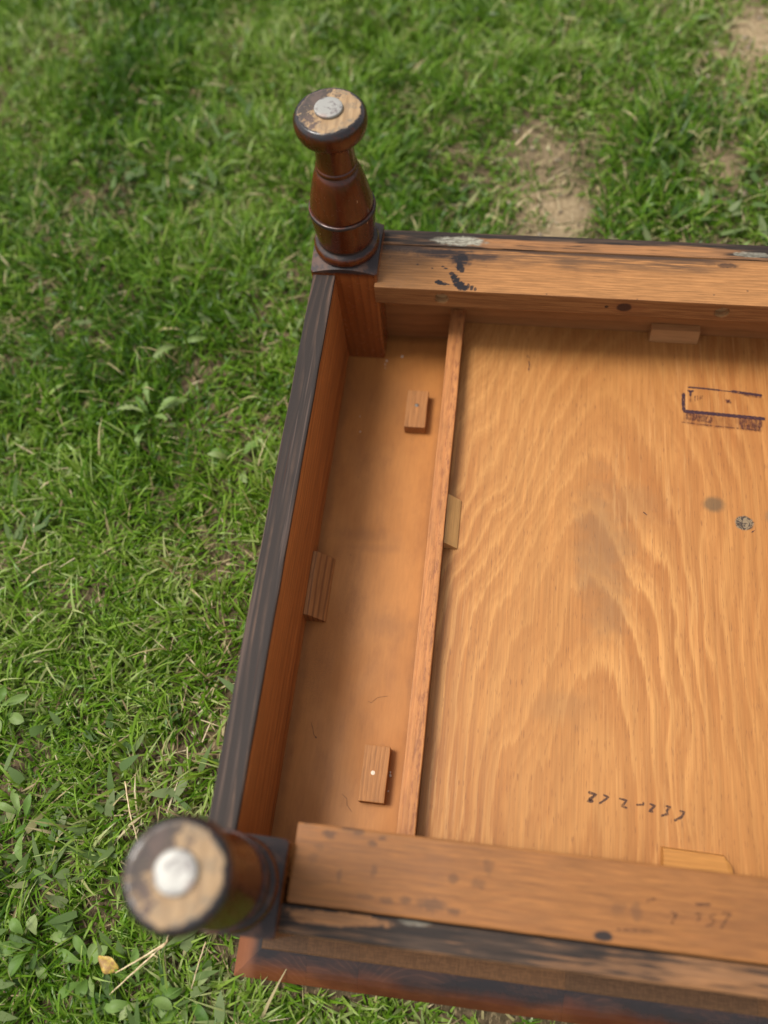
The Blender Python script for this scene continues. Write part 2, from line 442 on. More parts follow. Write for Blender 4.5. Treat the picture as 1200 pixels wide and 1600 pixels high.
M_FRAIL = wood('front_rail_pine', (0.262, 0.104, 0.027), (0.180, 0.064, 0.016), 'x', 130, 0.55, 5.0, 0.55, 0.7, spec=0.28, extra=x_frontrail, bump=0.25)
M_APRON = wood('apron_inside', (0.330, 0.140, 0.046), (0.200, 0.075, 0.022), 'x', 120, 0.52, 6.0, 0.55, 0.5)
M_APRON_OUT = wood('apron_outside', (0.150, 0.046, 0.016), (0.070, 0.020, 0.008), 'x', 110, 0.35, 6.5, 0.5, 0.4, coat=0.3)

# ---- turned legs: red-brown varnish, black in the grooves, bare worn foot
def make_leg_mat():
    b = NB('leg_varnish')
    ring, fib, blo, v = grain_parts(b, 'z', 120, 1.5)
    base, dark = (0.076, 0.0155, 0.0046), (0.034, 0.0080, 0.0030)
    c = b.mix(b.math('MULTIPLY', ring, 0.5), base, dark)
    c = b.mix(b.rng(blo, 0.40, 0.75, 0.0, 0.5), c, (0.125, 0.031, 0.008))
    k = b.rng(fib, 0.3, 0.75, 0.85, 1.1, smooth=False)
    c = b.mix(1.0, c, b.vec(k, k, k), 'MULTIPLY')
    # square part: lighter, redder orange
    sq = b.rng(b.z, 0.114, 0.125, 1.0, 0.0)
    c = b.mix(b.math('MULTIPLY', sq, 0.9), c, b.mix(ring, (0.265, 0.080, 0.020), (0.165, 0.044, 0.012)))
    # old stain gathered in the turned grooves
    nz = b.noise(b.map((1, 1, 1)), 160, 3, 0.6)
    wob = b.math('MULTIPLY', b.math('SUBTRACT', nz, 0.5), 0.004)
    z2 = b.math('ADD', b.z, wob)
    def ringmask(z0, w):
        return b.rng(b.math('ABSOLUTE', b.math('SUBTRACT', z2, z0)), w * 0.45, w, 1.0, 0.0)
    g = b.math('MAXIMUM', ringmask(0.1392, 0.0036), ringmask(0.1735, 0.0018))
    g = b.math('MAXIMUM', g, ringmask(0.1265, 0.0050))
    g = b.math('MAXIMUM', g, b.math('MULTIPLY', ringmask(0.2148, 0.0020), 0.5))
    worn = b.noise(b.map((1, 1, 1), (4, 2, 1)), 75, 5, 0.7)
    c = b.mix(b.math('MULTIPLY', g, 0.88), c, b.mix(b.rng(worn, 0.50, 0.66), (0.012, 0.0095, 0.0095), (0.070, 0.034, 0.020)))
    # blackened rim round the foot
    rr = b.math('SQRT', b.math('ADD', b.math('POWER', b.math('SUBTRACT', b.x, 0.0), 2.0), b.math('POWER', b.math('SUBTRACT', b.y, 0.0), 2.0)))
    z3 = b.math('ADD', b.z, b.math('MULTIPLY', b.math('SUBTRACT', nz, 0.5), 0.010))
    rim = b.rng(z3, 0.2592, 0.2650)
    c = b.mix(rim, c, (0.016, 0.013, 0.013))
    n2 = b.noise(b.map((1, 1, 1), (0.7, 0.2, 0.1)), 85, 5, 0.68)
    rw = b.math('ADD', rr, b.math('MULTIPLY', b.math('SUBTRACT', n2, 0.5), 0.0085))
    face = b.math('MULTIPLY', b.rng(b.z, 0.2634, 0.2646), b.rng(rw, 0.0222, 0.0238, 1.0, 0.0))
    end = b.noise(b.map((1, 0.12, 1), (0, 0, 0), (0, 0, 0.5)), 330, 3, 0.6)
    bare = b.mix(b.rng(end, 0.3, 0.7), (0.360, 0.235, 0.120), (0.230, 0.140, 0.066))
    n4 = b.noise(b.map((1, 1, 1), (3.3, 0.6, 0.9)), 120, 5, 0.7)
    bare = b.mix(b.math('MULTIPLY', b.rng(n4, 0.46, 0.66), b.rng(rr, 0.012, 0.021, 0.25, 0.9)), bare, (0.150, 0.118, 0.080))
    c = b.mix(b.math('MULTIPLY', face, b.rng(n4, 0.22, 0.36, 0.35, 1.0)), c, bare)
    # patches of old paint left on the bare foot, opposite the light side
    ang = b.math('SUBTRACT', b.math('MULTIPLY', b.y, 0.6), b.math('MULTIPLY', b.x, 1.0))
    n3 = b.noise(b.map((1, 1, 1), (1.7, 0.9, 0.3)), 95, 5, 0.7)
    pat = b.math('ADD', b.math('MULTIPLY', ang, 26.0), b.math('MULTIPLY', b.math('SUBTRACT', n3, 0.5), 2.6))
    pm = b.math('MULTIPLY', b.math('MULTIPLY', b.rng(pat, 0.10, 0.26), face), b.rng(rr, 0.009, 0.0125))
    c = b.mix(b.math('MULTIPLY', pm, 0.92), c, b.mix(b.rng(n3, 0.42, 0.58), (0.020, 0.017, 0.018), (0.070, 0.045, 0.038)))
    scr = b.voronoi(b.map((1, 1, 0.35), (0.2, 0.5, 0.7)), 95)
    c = b.mix(b.rng(scr, 0.035, 0.055, 0.75, 0.0), c, (0.42, 0.24, 0.13))
    rough = b.mix(b.math('MAXIMUM', face, b.math('MULTIPLY', g, 0.85)), b.rng(nz, 0.3, 0.7, 0.13, 0.30), (0.72, 0.72, 0.72))
    return b.finish(c, rough, b.bump(b.math('ADD', fib, b.math('MULTIPLY', b.math('MULTIPLY', end, face), 2.0)), 0.14, 0.0004), 0.5, coat=0.0)

M_LEG = make_leg_mat()

def make_glide():
    b = NB('glide_nickel')
    n = b.noise(b.map((1, 1, 1)), 170, 4, 0.65)
    n2 = b.noise(b.map((1, 1, 1), (0.4, 0.1, 0)), 60, 3, 0.6)
    c = b.mix(b.rng(n, 0.50, 0.66), (0.300, 0.290, 0.262), (0.14, 0.118, 0.115))
    c = b.mix(b.rng(n2, 0.58, 0.70, 0.0, 0.6), c, (0.27, 0.18, 0.15))
    return b.finish(c, b.rng(n, 0.3, 0.7, 0.42, 0.62), b.bump(n, 0.15, 0.0003), 0.4, metal=0.25)

M_GLIDE = make_glide()

M_BLOCK = wood('glue_block_pine', (0.380, 0.168, 0.056), (0.220, 0.082, 0.024), 'y', 240, 0.6, 7.0, 0.6, 0.7, bump=0.5)
def x_ridge(b, c, r, ring, fib, blo, v):
    w = b.math('ADD', b.math('MULTIPLY', b.x, 430.0), b.math('MULTIPLY', b.noise(b.map((1, 0.25, 1)), 60, 3, 0.6), 1.6))
    s = b.rng(b.math('SINE', b.math('MULTIPLY', w, 3.6)), 0.1, 1.0)
    c = b.mix(b.math('MULTIPLY', s, 0.65), c, (0.13, 0.045, 0.014))
    return c, r
M_RIDGE = wood('sawn_glue_block', (0.350, 0.150, 0.046), (0.210, 0.076, 0.022), 'y', 240, 0.6, 8.0, 0.4, 0.7, bump=0.5, extra=x_ridge)
M_PALEBLOCK = wood('pale_glue_block', (0.400, 0.190, 0.068), (0.330, 0.145, 0.048), 'x', 150, 0.6, 9.0, 0.3, 0.5, bump=0.2)
M_DARKBLOCK = wood('amber_glue_block', (0.430, 0.190, 0.045), (0.330, 0.130, 0.030), 'x', 150, 0.5, 9.5, 0.3, 0.4, bump=0.15)

# ---- tabletop boards: black-brown film, red end grain showing at the rounded edge
def make_top_mat(name, seed, tone):
    b = NB(name)
    ring, fib, blo, v = grain_parts(b, 'y', 130, seed)
    weave = b.noise(b.map((0.18, 1, 1), (seed, 0, 0)), 900, 2, 0.6)
    weave2 = b.noise(b.map((1, 0.18, 1), (seed, 0, 0)), 900, 2, 0.6)
    flat = b.mix(b.rng(b.math('ADD', weave, weave2), 0.85, 1.2), tuple(0.80 * q for q in tone), tuple(1.12 * q for q in tone))
    # end grain: arcs round a heart well below the board
    ce = 0.0 + (seed * 0.37 % 1.0 - 0.5) * 0.05
    cx = b.math('SUBTRACT', b.x, b.attr('heart').outputs['Fac'])
    cz = b.math('ADD', b.math('MULTIPLY', b.z, 0.8), 0.055)
    rad = b.math('SQRT', b.math('ADD', b.math('MULTIPLY', cx, cx), b.math('MULTIPLY', cz, cz)))
    rad = b.math('ADD', rad, b.math('MULTIPLY', b.noise(b.map((1, 1, 1), (seed, 1, 2)), 40, 2, 0.5), 0.004))
    fr = b.math('FRACT', b.math('MULTIPLY', rad, 340.0))
    arc = b.math('MULTIPLY', b.rng(fr, 0.55, 0.85), b.rng(fr, 0.88, 1.0, 1.0, 0.0))
    low = b.rng(b.math('ADD', b.z, b.math('MULTIPLY', b.math('SUBTRACT', blo, 0.5), 0.020)), -0.018, -0.008, 1.0, 0.0)
    film = b.noise(b.map((0.4, 1, 1), (1.0, 2, 0)), 40, 4, 0.65)
    black = b.mix(b.rng(film, 0.4, 0.65), (0.016, 0.011, 0.011), (0.045, 0.020, 0.014))
    red = b.mix(b.rng(film, 0.35, 0.65), (0.085, 0.022, 0.009), (0.140, 0.042, 0.016))
    bev = b.mix(b.math('MULTIPLY', low, 0.85), black, red)
    bev = b.mix(b.math('MULTIPLY', arc, b.rng(film, 0.46, 0.66, 0.02, 0.26)), bev, (0.165, 0.066, 0.032))
    left = b.rng(b.math('ADD', b.x, b.math('MULTIPLY', b.math('SUBTRACT', film, 0.5), 0.008)), -0.006, 0.004, 1.0, 0.0)
    bev = b.mix(b.math('MULTIPLY', left, 0.65), bev, (0.24, 0.095, 0.052))  # pinkish highlight of the lit left bevel, put into the colour
    isb = b.rng(b.z, -0.0040, -0.0034, 1.0, 0.0)
    c = b.mix(isb, flat, bev)
    rough = b.mix(isb, (0.6, 0.6, 0.6), (0.22, 0.22, 0.22))
    m = b.finish(c, rough, b.bump(b.math('ADD', weave, weave2), 0.10, 0.0003), 0.5)
    b.put(b.p.inputs['Specular IOR Level'], b.math('ADD', 0.16, b.math('MULTIPLY', isb, 0.34)))
    return m

M_TOPS = [make_top_mat('tabletop_board_umber', 1.0, (0.118, 0.056, 0.023)),
          make_top_mat('tabletop_board_dark', 2.3, (0.085, 0.043, 0.020)),
          make_top_mat('tabletop_board_brown', 3.1, (0.105, 0.051, 0.022))]

M_NAIL = NB('nail_steel'); M_NAIL = M_NAIL.finish((0.16, 0.14, 0.12), 0.5, None, 0.5, metal=0.6)
M_NAILW = NB('nail_filler'); M_NAILW = M_NAILW.finish((0.62, 0.52, 0.40), 0.6)
def make_ink(name, col, lo, hi, amax, streaky=False):
    b = NB(name)
    n = b.noise(b.map((1, 0.40 if streaky else 0.6, 1)), 330 if streaky else 520, 4, 0.7)
    return b.finish(col, 0.6, None, 0.2, alpha=b.rng(n, lo, hi, 0.0, amax))
M_INK = make_ink('stamp_ink', (0.040, 0.018, 0.026), 0.28, 0.48, 0.93)
M_INKF = make_ink('faded_stamp_ink', (0.10, 0.035, 0.026), 0.32, 0.66, 0.72, True)
M_PEN = make_ink('pencil_writing', (0.075, 0.038, 0.028), 0.24, 0.52, 0.80)
M_PENF = make_ink('faint_writing', (0.085, 0.040, 0.026), 0.30, 0.62, 0.62)
M_HAIR = NB('dust_hair'); M_HAIR = M_HAIR.finish((0.15, 0.065, 0.024), 0.8)
M_GLUE = NB('glue_crumb'); M_GLUE = M_GLUE.finish((0.62, 0.56, 0.48), 0.5)


# ------------------------------------------------------------------ mesh helpers
def link(name, me, mat, parent=None, smooth=False):
    o = bpy.data.objects.new(name, me)
    COL.objects.link(o)
    for m in (mat if isinstance(mat, (list, tuple)) else [mat]):
        if m:
            me.materials.append(m)
    if smooth:
        for p in me.polygons:
            p.use_smooth = True
    if parent:
        o.parent = parent
    return o

def mesh_of(bm, name):
    bmesh.ops.recalc_face_normals(bm, faces=bm.faces)
    me = bpy.data.meshes.new(name)
    bm.to_mesh(me)
    bm.free()
    return me

def board_mesh(name, x0, x1, y0, y1, z0, z1, bev=0.0008, cuts=0, axis=0, jit=0.0, seed=0):
    """A sawn board: slightly eased arrises, cut along its length so that the edges can wander a little."""
    bm = bmesh.new()
    bmesh.ops.create_cube(bm, size=1.0)
    for v in bm.verts:
        v.co = Vector((x0 if v.co.x < 0 else x1, y0 if v.co.y < 0 else y1, z0 if v.co.z < 0 else z1))
    if bev:
        bmesh.ops.bevel(bm, geom=bm.edges[:], offset=bev, segments=2, profile=0.6, affect='EDGES')
    if cuts:
        lo, hi = ((x0, x1), (y0, y1), (z0, z1))[axis]
        no = Vector((0, 0, 0)); no[axis] = 1
        for i in range(1, cuts):
            p = Vector((0, 0, 0)); p[axis] = lo + (hi - lo) * i / cuts
            bmesh.ops.bisect_plane(bm, geom=bm.verts[:] + bm.edges[:] + bm.faces[:], plane_co=p, plane_no=no, dist=1e-6)
        if jit:
            for v in bm.verts:
                q = v.co.copy()
                q[axis] *= 4
                q = q * 9 + Vector((seed * 3.3, seed * 1.7, seed))
                n = noise.noise_vector(q)
                d = Vector((n.x, n.y, n.z)) * jit
                d[axis] = 0
                v.co += d
    return mesh_of(bm, name)

def prism_mesh(name, prof, axis, a, b, bev=0.0004):
    """Extrude a closed 2-D outline along an axis ('x': outline in y,z; 'y': outline in x,z; 'z': outline in x,y)."""
    bm = bmesh.new()
    def P(u, v, w):
        return {'x': (w, u, v), 'y': (u, w, v), 'z': (u, v, w)}[axis]
    A = [bm.verts.new(P(u, v, a)) for u, v in prof]
    B = [bm.verts.new(P(u, v, b)) for u, v in prof]
    bm.faces.new(A); bm.faces.new(B[::-1])
    for i in range(len(prof)):
        j = (i + 1) % len(prof)
        bm.faces.new((A[i], B[i], B[j], A[j]))
    bmesh.ops.recalc_face_normals(bm, faces=bm.faces)
    if bev:
        bmesh.ops.bevel(bm, geom=bm.edges[:], offset=bev, segments=2, profile=0.6, affect='EDGES')
    return mesh_of(bm, name)

def lathe(bm, prof, cx, cy, seg=56, cap0=True, cap1=True):
    rings = []
    for r, z in prof:
        rings.append([bm.verts.new((cx + r * math.cos(2 * math.pi * i / seg), cy + r * math.sin(2 * math.pi * i / seg), z)) for i in range(seg)])
    for a, b in zip(rings, rings[1:]):
        for i in range(seg):
            j = (i + 1) % seg
            bm.faces.new((a[i], a[j], b[j], b[i]))
    if cap0:
        bm.faces.new(rings[0][::-1])
    if cap1:
        bm.faces.new(rings[-1])

def ribbon(bm, pts, width, z, wob=0.15):
    """A flat pen or stamp stroke along a polyline, with swelling width."""
    P = [Vector((p[0], p[1], 0)) for p in pts]
    Q = []
    for a, b in zip(P, P[1:]):
        n = max(2, int((b - a).length / 0.0012))
        for i in range(n):
            Q.append(a.lerp(b, i / n))
    Q.append(P[-1])
    prev = None
    for i, q in enumerate(Q):
        t = (Q[min(i + 1, len(Q) - 1)] - Q[max(i - 1, 0)])
        if t.length < 1e-9:
            continue
        t.normalize()
        nrm = Vector((-t.y, t.x, 0))
        w = width * 0.5 * (1 + wob * math.sin(i * 1.7 + pts[0][0] * 900))
        if i == 0 or i == len(Q) - 1:
            w *= 0.6
        cur = (bm.verts.new((q + nrm * w) + Vector((0, 0, z))), bm.verts.new((q - nrm * w) + Vector((0, 0, z))))
        if prev:
            try:
                bm.faces.new((prev[0], prev[1], cur[1], cur[0]))
            except ValueError:
                pass
        prev = cur


# ------------------------------------------------------------------ the ground: lawn soil sheet
GZ = -0.036
def patches(x, y):
    """0 = thick turf, 1 = bare, trodden earth"""
    s = 0.0
    for (px, py, rx, ry, w) in ((0.19, 0.225, 0.075, 0.075, 0.78), (0.185, 0.33, 0.05, 0.06, 0.55), (0.44, 0.53, 0.08, 0.09, 0.8), (0.40, 0.42, 0.05, 0.06, 0.45), (0.385, 0.31, 0.04, 0.06, 0.6),
                                (0.36, 0.17, 0.07, 0.03, 0.7), (-0.07, -0.37, 0.035, 0.045, 0.55), (-0.115, -0.20, 0.035, 0.025, 0.45), (0.02, 0.40, 0.03, 0.03, 0.5),
                                (-0.12, -0.44, 0.05, 0.03, 0.40), (-0.36, 0.20, 0.06, 0.04, 0.35), (0.30, 0.42, 0.06, 0.05, 0.35), (-0.02, -0.55, 0.03, 0.03, 0.4),
                                (-0.2, 0.17, 0.04, 0.03, 0.35), (0.75, 0.35, 0.12, 0.1, 0.9), (-0.75, -0.35, 0.12, 0.08, 0.6), (-0.5, 0.8, 0.1, 0.1, 0.5)):
        d = ((x - px) / rx) ** 2 + ((y - py) / ry) ** 2
        s = np.maximum(s, w * np.exp(-d * 0.8))
    return s

def make_soil():
    b = NB('lawn_soil')
    n1 = b.noise(b.map((1, 1, 1)), 14, 5, 0.65)
    n2 = b.noise(b.map((1, 1, 1), (3, 1, 0)), 160, 4, 0.7)
    n3 = b.noise(b.map((1, 0.3, 1), (1, 5, 0), (0, 0, 0.6)), 420, 3, 0.7)
    c = b.mix(b.rng(n1, 0.35, 0.65), (0.075, 0.052, 0.028), (0.125, 0.090, 0.050))
    c = b.mix(b.rng(n2, 0.35, 0.70), c, (0.045, 0.035, 0.018))
    c = b.mix(b.rng(n3, 0.52, 0.68, 0.0, 0.75), c, (0.30, 0.225, 0.125))
    bare = b.attr('bare').outputs['Fac']
    c = b.mix(b.rng(bare, 0.25, 0.8), c, b.mix(b.rng(n2, 0.3, 0.7), (0.345, 0.262, 0.155), (0.205, 0.145, 0.080)))
    # beyond the modelled blades the sheet carries the colour of the lawn
    d = b.math('SQRT', b.math('ADD', b.math('POWER', b.x, 2.0), b.math('POWER', b.y, 2.0)))
    g = b.mix(b.rng(n2, 0.3, 0.7), (0.045, 0.085, 0.018), (0.085, 0.130, 0.030))
    c = b.mix(b.rng(d, 1.0, 1.9), c, g)
    return b.finish(c, 0.9, b.bump(n2, 0.6, 0.004), 0.15)

def build_ground():
    near = np.concatenate([[-60, -20, -8, -4, -2.5], np.arange(-1.8, 1.81, 0.03), [2.5, 4, 8, 20, 60]])
    n = len(near)
    X, Y = np.meshgrid(near, near, indexing='ij')
    Z = np.full_like(X, GZ)
    for i in range(n):
        for j in range(n):
            if abs(X[i, j]) < 2 and abs(Y[i, j]) < 2:
                dx = max(-0.02 - X[i, j], X[i, j] - 0.68, 0); dy = max(-0.56 - Y[i, j], Y[i, j] - 0.10, 0)
                out = min(1.0, math.hypot(dx, dy) / 0.06)
                Z[i, j] = GZ + 0.006 * out * noise.noise(Vector((X[i, j] * 9, Y[i, j] * 9, 0.3)))
    co = np.stack([X, Y, Z], -1).reshape(-1, 3)
    idx = np.arange(n * n).reshape(n, n)
    q = np.stack([idx[:-1, :-1], idx[1:, :-1], idx[1:, 1:], idx[:-1, 1:]], -1).reshape(-1, 4)
    me = bpy.data.meshes.new('ground')
    me.from_pydata(co.tolist(), [], q.tolist())
    a = me.attributes.new('bare', 'FLOAT', 'POINT')
    a.data.foreach_set('value', patches(co[:, 0], co[:, 1]).astype(np.float32))
    o = link('ground', me, make_soil(), smooth=True)
    o['kind'] = 'structure'
    return o

build_ground()


# ------------------------------------------------------------------ grass
def make_blade_mat(name, ramp, trans=0.35, rough=0.45):
    b = NB(name)
    t = b.attr('tint').outputs['Fac']
    n = b.t.nodes.new('ShaderNodeValToRGB')
    cr = n.color_ramp
    while len(cr.elements) < len(ramp):
        cr.elements.new(0.5)
    for e, (p, c) in zip(cr.elements, ramp):
        e.position = p
        e.color = (*c, 1)
    b.put(n.inputs[0], t)
    col = n.outputs[0]
    m = b.finish(col, rough, None, 0.22)
    tr = b.t.nodes.new('ShaderNodeBsdfTranslucent')
    b.put(tr.inputs['Color'], b.mix(1.0, col, (1.15, 1.25, 0.7), 'MULTIPLY'))
    ms = b.t.nodes.new('ShaderNodeMixShader')
    ms.inputs[0].default_value = trans
    b.t.links.new(b.p.outputs[0], ms.inputs[1])
    b.t.links.new(tr.outputs[0], ms.inputs[2])
    b.t.links.new(ms.outputs[0], b.out.inputs['Surface'])
    return m

GREEN_RAMP = [(0.0, (0.026, 0.074, 0.003)), (0.25, (0.064, 0.148, 0.006)), (0.5, (0.122, 0.224, 0.015)), (0.72, (0.210, 0.302, 0.050)),
              (0.86, (0.300, 0.370, 0.135)), (0.93, (0.34, 0.285, 0.130)), (1.0, (0.48, 0.40, 0.23))]
M_GRASS = make_blade_mat('grass_blade', GREEN_RAMP, 0.22, 0.34)

def under_table(x, y, m=0.0):
    return (x > -0.016 - m) & (x < 0.676 + m) & (y > -0.5608 - m) & (y < 0.0928 + m)

def soil_h(x, y):
    return GZ

def vnoise(x, y, f, s):
    """cheap smooth value noise in numpy"""
    xi, yi = np.floor(x * f).astype(int), np.floor(y * f).astype(int)
    fx, fy = x * f - xi, y * f - yi
    fx, fy = fx * fx * (3 - 2 * fx), fy * fy * (3 - 2 * fy)
    def h(a, b):
        v = (a * 374761393 + b * 668265263 + s * 974634777) & 0x7fffffff
        v = ((v ^ (v >> 13)) * 1274126177) & 0x7fffffff
        return ((v ^ (v >> 16)) & 0xffff) / 65535.0
    return (h(xi, yi) * (1 - fx) + h(xi + 1, yi) * fx) * (1 - fy) + (h(xi, yi + 1) * (1 - fx) + h(xi + 1, yi + 1) * fx) * fy

def blades(name, x, y, length, width, lean, az, tint, curl, mat, zoff=0.0, nseg=4, fold=0.25):
    """ribbon-shaped blades: a bent centre line that leans over and is tapered to a point"""
    n = len(x)
    k = nseg + 1
    co = np.zeros((n, k * 2 - 1, 3), np.float32)
    dirx, diry = np.cos(az), np.sin(az)
    sx, sy = -diry, dirx
    px, py, pz = x.copy(), y.copy(), np.full(n, GZ - 0.003) + zoff
    ang = lean.copy()
    twist = rng.normal(0, 0.5, n)
    for i in range(k):
        t = i / nseg
        w = width * 0.5 * (1.0 - t ** 1.8) * (0.75 + 0.5 * min(1, t * 3))
        cs, sn = np.cos(twist * (0.4 + t)), np.sin(twist * (0.4 + t))
        if i < nseg:
            co[:, 2 * i, 0] = px + sx * w * cs; co[:, 2 * i, 1] = py + sy * w * cs; co[:, 2 * i, 2] = pz + w * sn
            co[:, 2 * i + 1, 0] = px - sx * w * cs; co[:, 2 * i + 1, 1] = py - sy * w * cs; co[:, 2 * i + 1, 2] = pz - w * sn
            st = length / nseg
            px = px + dirx * np.sin(ang) * st; py = py + diry * np.sin(ang) * st; pz = pz + np.cos(ang) * st
            pz = np.maximum(pz, GZ + 0.001)
            ang = np.minimum(ang + curl / nseg, 2.0)
        else:
            co[:, 2 * i, 0] = px; co[:, 2 * i, 1] = py; co[:, 2 * i, 2] = pz
    V = k * 2 - 1
    fl, ls, lt = [], [], []
    base = (np.arange(n) * V)[:, None]
    quads = np.array([[2 * i, 2 * i + 1, 2 * i + 3, 2 * i + 2] for i in range(nseg - 1)]).reshape(-1)
    tri = np.array([2 * (nseg - 1), 2 * (nseg - 1) + 1, 2 * nseg])
    loops = (base + np.concatenate([quads, tri])[None, :]).reshape(-1)
    sizes = np.tile(np.array([4] * (nseg - 1) + [3]), n)
    starts = np.concatenate([[0], np.cumsum(sizes)[:-1]])
    me = bpy.data.meshes.new(name)
    me.vertices.add(n * V)
    me.vertices.foreach_set('co', co.reshape(-1))
    me.loops.add(len(loops))
    me.loops.foreach_set('vertex_index', loops.astype(np.int32))
    me.polygons.add(len(sizes))
    me.polygons.foreach_set('loop_start', starts.astype(np.int32))
    me.polygons.foreach_set('loop_total', sizes.astype(np.int32))
    me.update(calc_edges=True)
    a = me.attributes.new('tint', 'FLOAT', 'POINT')
    tt = np.repeat(tint[:, None], V, 1)
    a.data.foreach_set('value', np.clip(tt, 0, 1).astype(np.float32).reshape(-1))
    me.polygons.foreach_set('use_smooth', np.ones(len(sizes), bool))
    return link(name, me, mat)

def scatter(n, x0, x1, y0, y1):
    return rng.uniform(x0, x1, n), rng.uniform(y0, y1, n)

def lawn():
    xs, ys = [], []
    # dense in and near the view, thinner around it; tufts gather blades
    for (n, b) in ((270000, (-0.70, 0.62, -0.80, 0.78)), (170000, (-1.8, 1.9, -1.8, 2.1))):
        nt = n // 9
        cx, cy = scatter(nt, *b)
        x = np.repeat(cx, 9) + rng.normal(0, 0.0065, nt * 9)
        y = np.repeat(cy, 9) + rng.normal(0, 0.0065, nt * 9)
        xs.append(x); ys.append(y)
    x, y = np.concatenate(xs), np.concatenate(ys)
    keep = ~under_table(x, y, 0.004)
    bare = patches(x, y)
    thin = 0.28 + 0.75 * vnoise(x, y, 12, 1) + 0.55 * vnoise(x, y, 34, 5)
    keep &= rng.random(len(x)) < np.clip(thin - bare * 1.25, 0.0, 1)
    x, y, bare = x[keep], y[keep], bare[keep]
    n = len(x)
    clump = vnoise(x, y, 13, 2)
    clump2 = vnoise(x, y, 31, 3)
    hue = vnoise(x, y, 6, 4)
    length = rng.gamma(5, 0.0041, n) * (0.45 + 0.90 * clump) + 0.006
    length = np.minimum(length, 0.065) * (1 - 0.4 * bare)
    edge = under_table(x, y, 0.02)
    length = np.where(edge, np.minimum(length, 0.040), length)
    width = rng.uniform(0.0010, 0.0029, n) * (0.75 + 0.5 * clump2)
    az = rng.uniform(0, 2 * np.pi, n)
    # each clump falls over its own way
    fall = vnoise(x, y, 17, 8) * 4 * np.pi
    az = np.where(rng.random(n) < 0.55, fall + rng.normal(0, 0.7, n), az)
    lean = np.abs(rng.normal(0.55, 0.38, n))
    curl = rng.uniform(0.2, 2.3, n)
    tint = np.clip(0.36 + 0.14 * np.clip((-y - 0.1) * 2.2, 0, 1) + 0.36 * (clump2 - 0.5) + 0.42 * (hue - 0.5) + rng.normal(0, 0.20, n), 0.0, 0.88)
    dry = rng.random(n) < 0.034 + 0.25 * bare
    tint = np.where(dry, rng.uniform(0.88, 1.0, n), tint)
    # keep blades from growing in through the table
    tipx, tipy = x + np.cos(az) * length * 0.7, y + np.sin(az) * length * 0.7
    into = under_table(tipx, tipy, -0.004)
    az = np.where(into & ~((rng.random(n) < 0.35) & (lean < 0.7)), az + np.pi, az)
    o = blades('grass', x, y, length, width, lean, az, tint, curl, M_GRASS)
    o['kind'] = 'stuff'
    o['label'] = 'short green lawn grass with uneven tufts around the upturned table'

def thatch():
    n = 27000
    x, y = scatter(n, -0.9, 0.9, -0.95, 1.05)
    bare = patches(x, y)
    k = ~under_table(x, y, 0.012) & (rng.random(n) < 0.45 + 0.6 * bare)
    x, y, bare = x[k], y[k], bare[k]
    n = len(x)
    length = rng.uniform(0.010, 0.034, n)
    width = rng.uniform(0.0007, 0.0018, n)
    lean = rng.uniform(1.25, 1.75, n)
    az = rng.uniform(0, 2 * np.pi, n)
    tint = np.clip(rng.normal(0.55, 0.25, n), 0, 1)
    ramp = [(0.0, (0.075, 0.048, 0.022)), (0.35, (0.17, 0.120, 0.060)), (0.7, (0.33, 0.255, 0.135)), (1.0, (0.50, 0.42, 0.27))]
    tipx, tipy = x + np.cos(az) * length, y + np.sin(az) * length
    az = np.where(under_table(tipx, tipy, 0.0), az + np.pi, az)
    o = blades('dry_thatch', x, y, length, width, lean, az, tint, rng.uniform(-0.2, 0.3, n), make_blade_mat('dry_thatch', ramp, 0.1, 0.7), zoff=rng.uniform(0.004, 0.012, n), nseg=2)
    o['kind'] = 'stuff'
    o['label'] = 'dry tan thatch and clippings lying between the grass blades'

def clover_leaves():
    """small broad leaves low in the turf"""
    n = 11000
    x, y = scatter(n, -0.75, 0.7, -0.85, 0.85)
    dens = vnoise(x, y, 9, 21) * 1.3 + np.where(y < -0.48, 0.35, -0.12)
    k = ~under_table(x, y, 0.02) & (rng.random(n) < np.clip(dens - 0.55, 0, 1)) & (patches(x, y) < 0.5)
    x, y = x[k], y[k]
    n = len(x)
    o = blades('small_lawn_weeds', x, y, rng.uniform(0.012, 0.030, n), rng.uniform(0.004, 0.009, n), rng.uniform(0.9, 1.5, n), rng.uniform(0, 2 * np.pi, n),
               np.clip(rng.normal(0.45, 0.25, n), 0, 1), rng.uniform(-0.2, 0.6, n),
               make_blade_mat('weed_leaf_small', [(0.0, (0.040, 0.085, 0.016)), (0.5, (0.095, 0.150, 0.040)), (0.85, (0.165, 0.200, 0.085)), (1.0, (0.25, 0.23, 0.10))], 0.25, 0.55), zoff=rng.uniform(0.006, 0.02, n), nseg=4)
    o['kind'] = 'stuff'
    o['label'] = 'small broad weed leaves mixed low into the lawn'

lawn()
thatch()
clover_leaves()

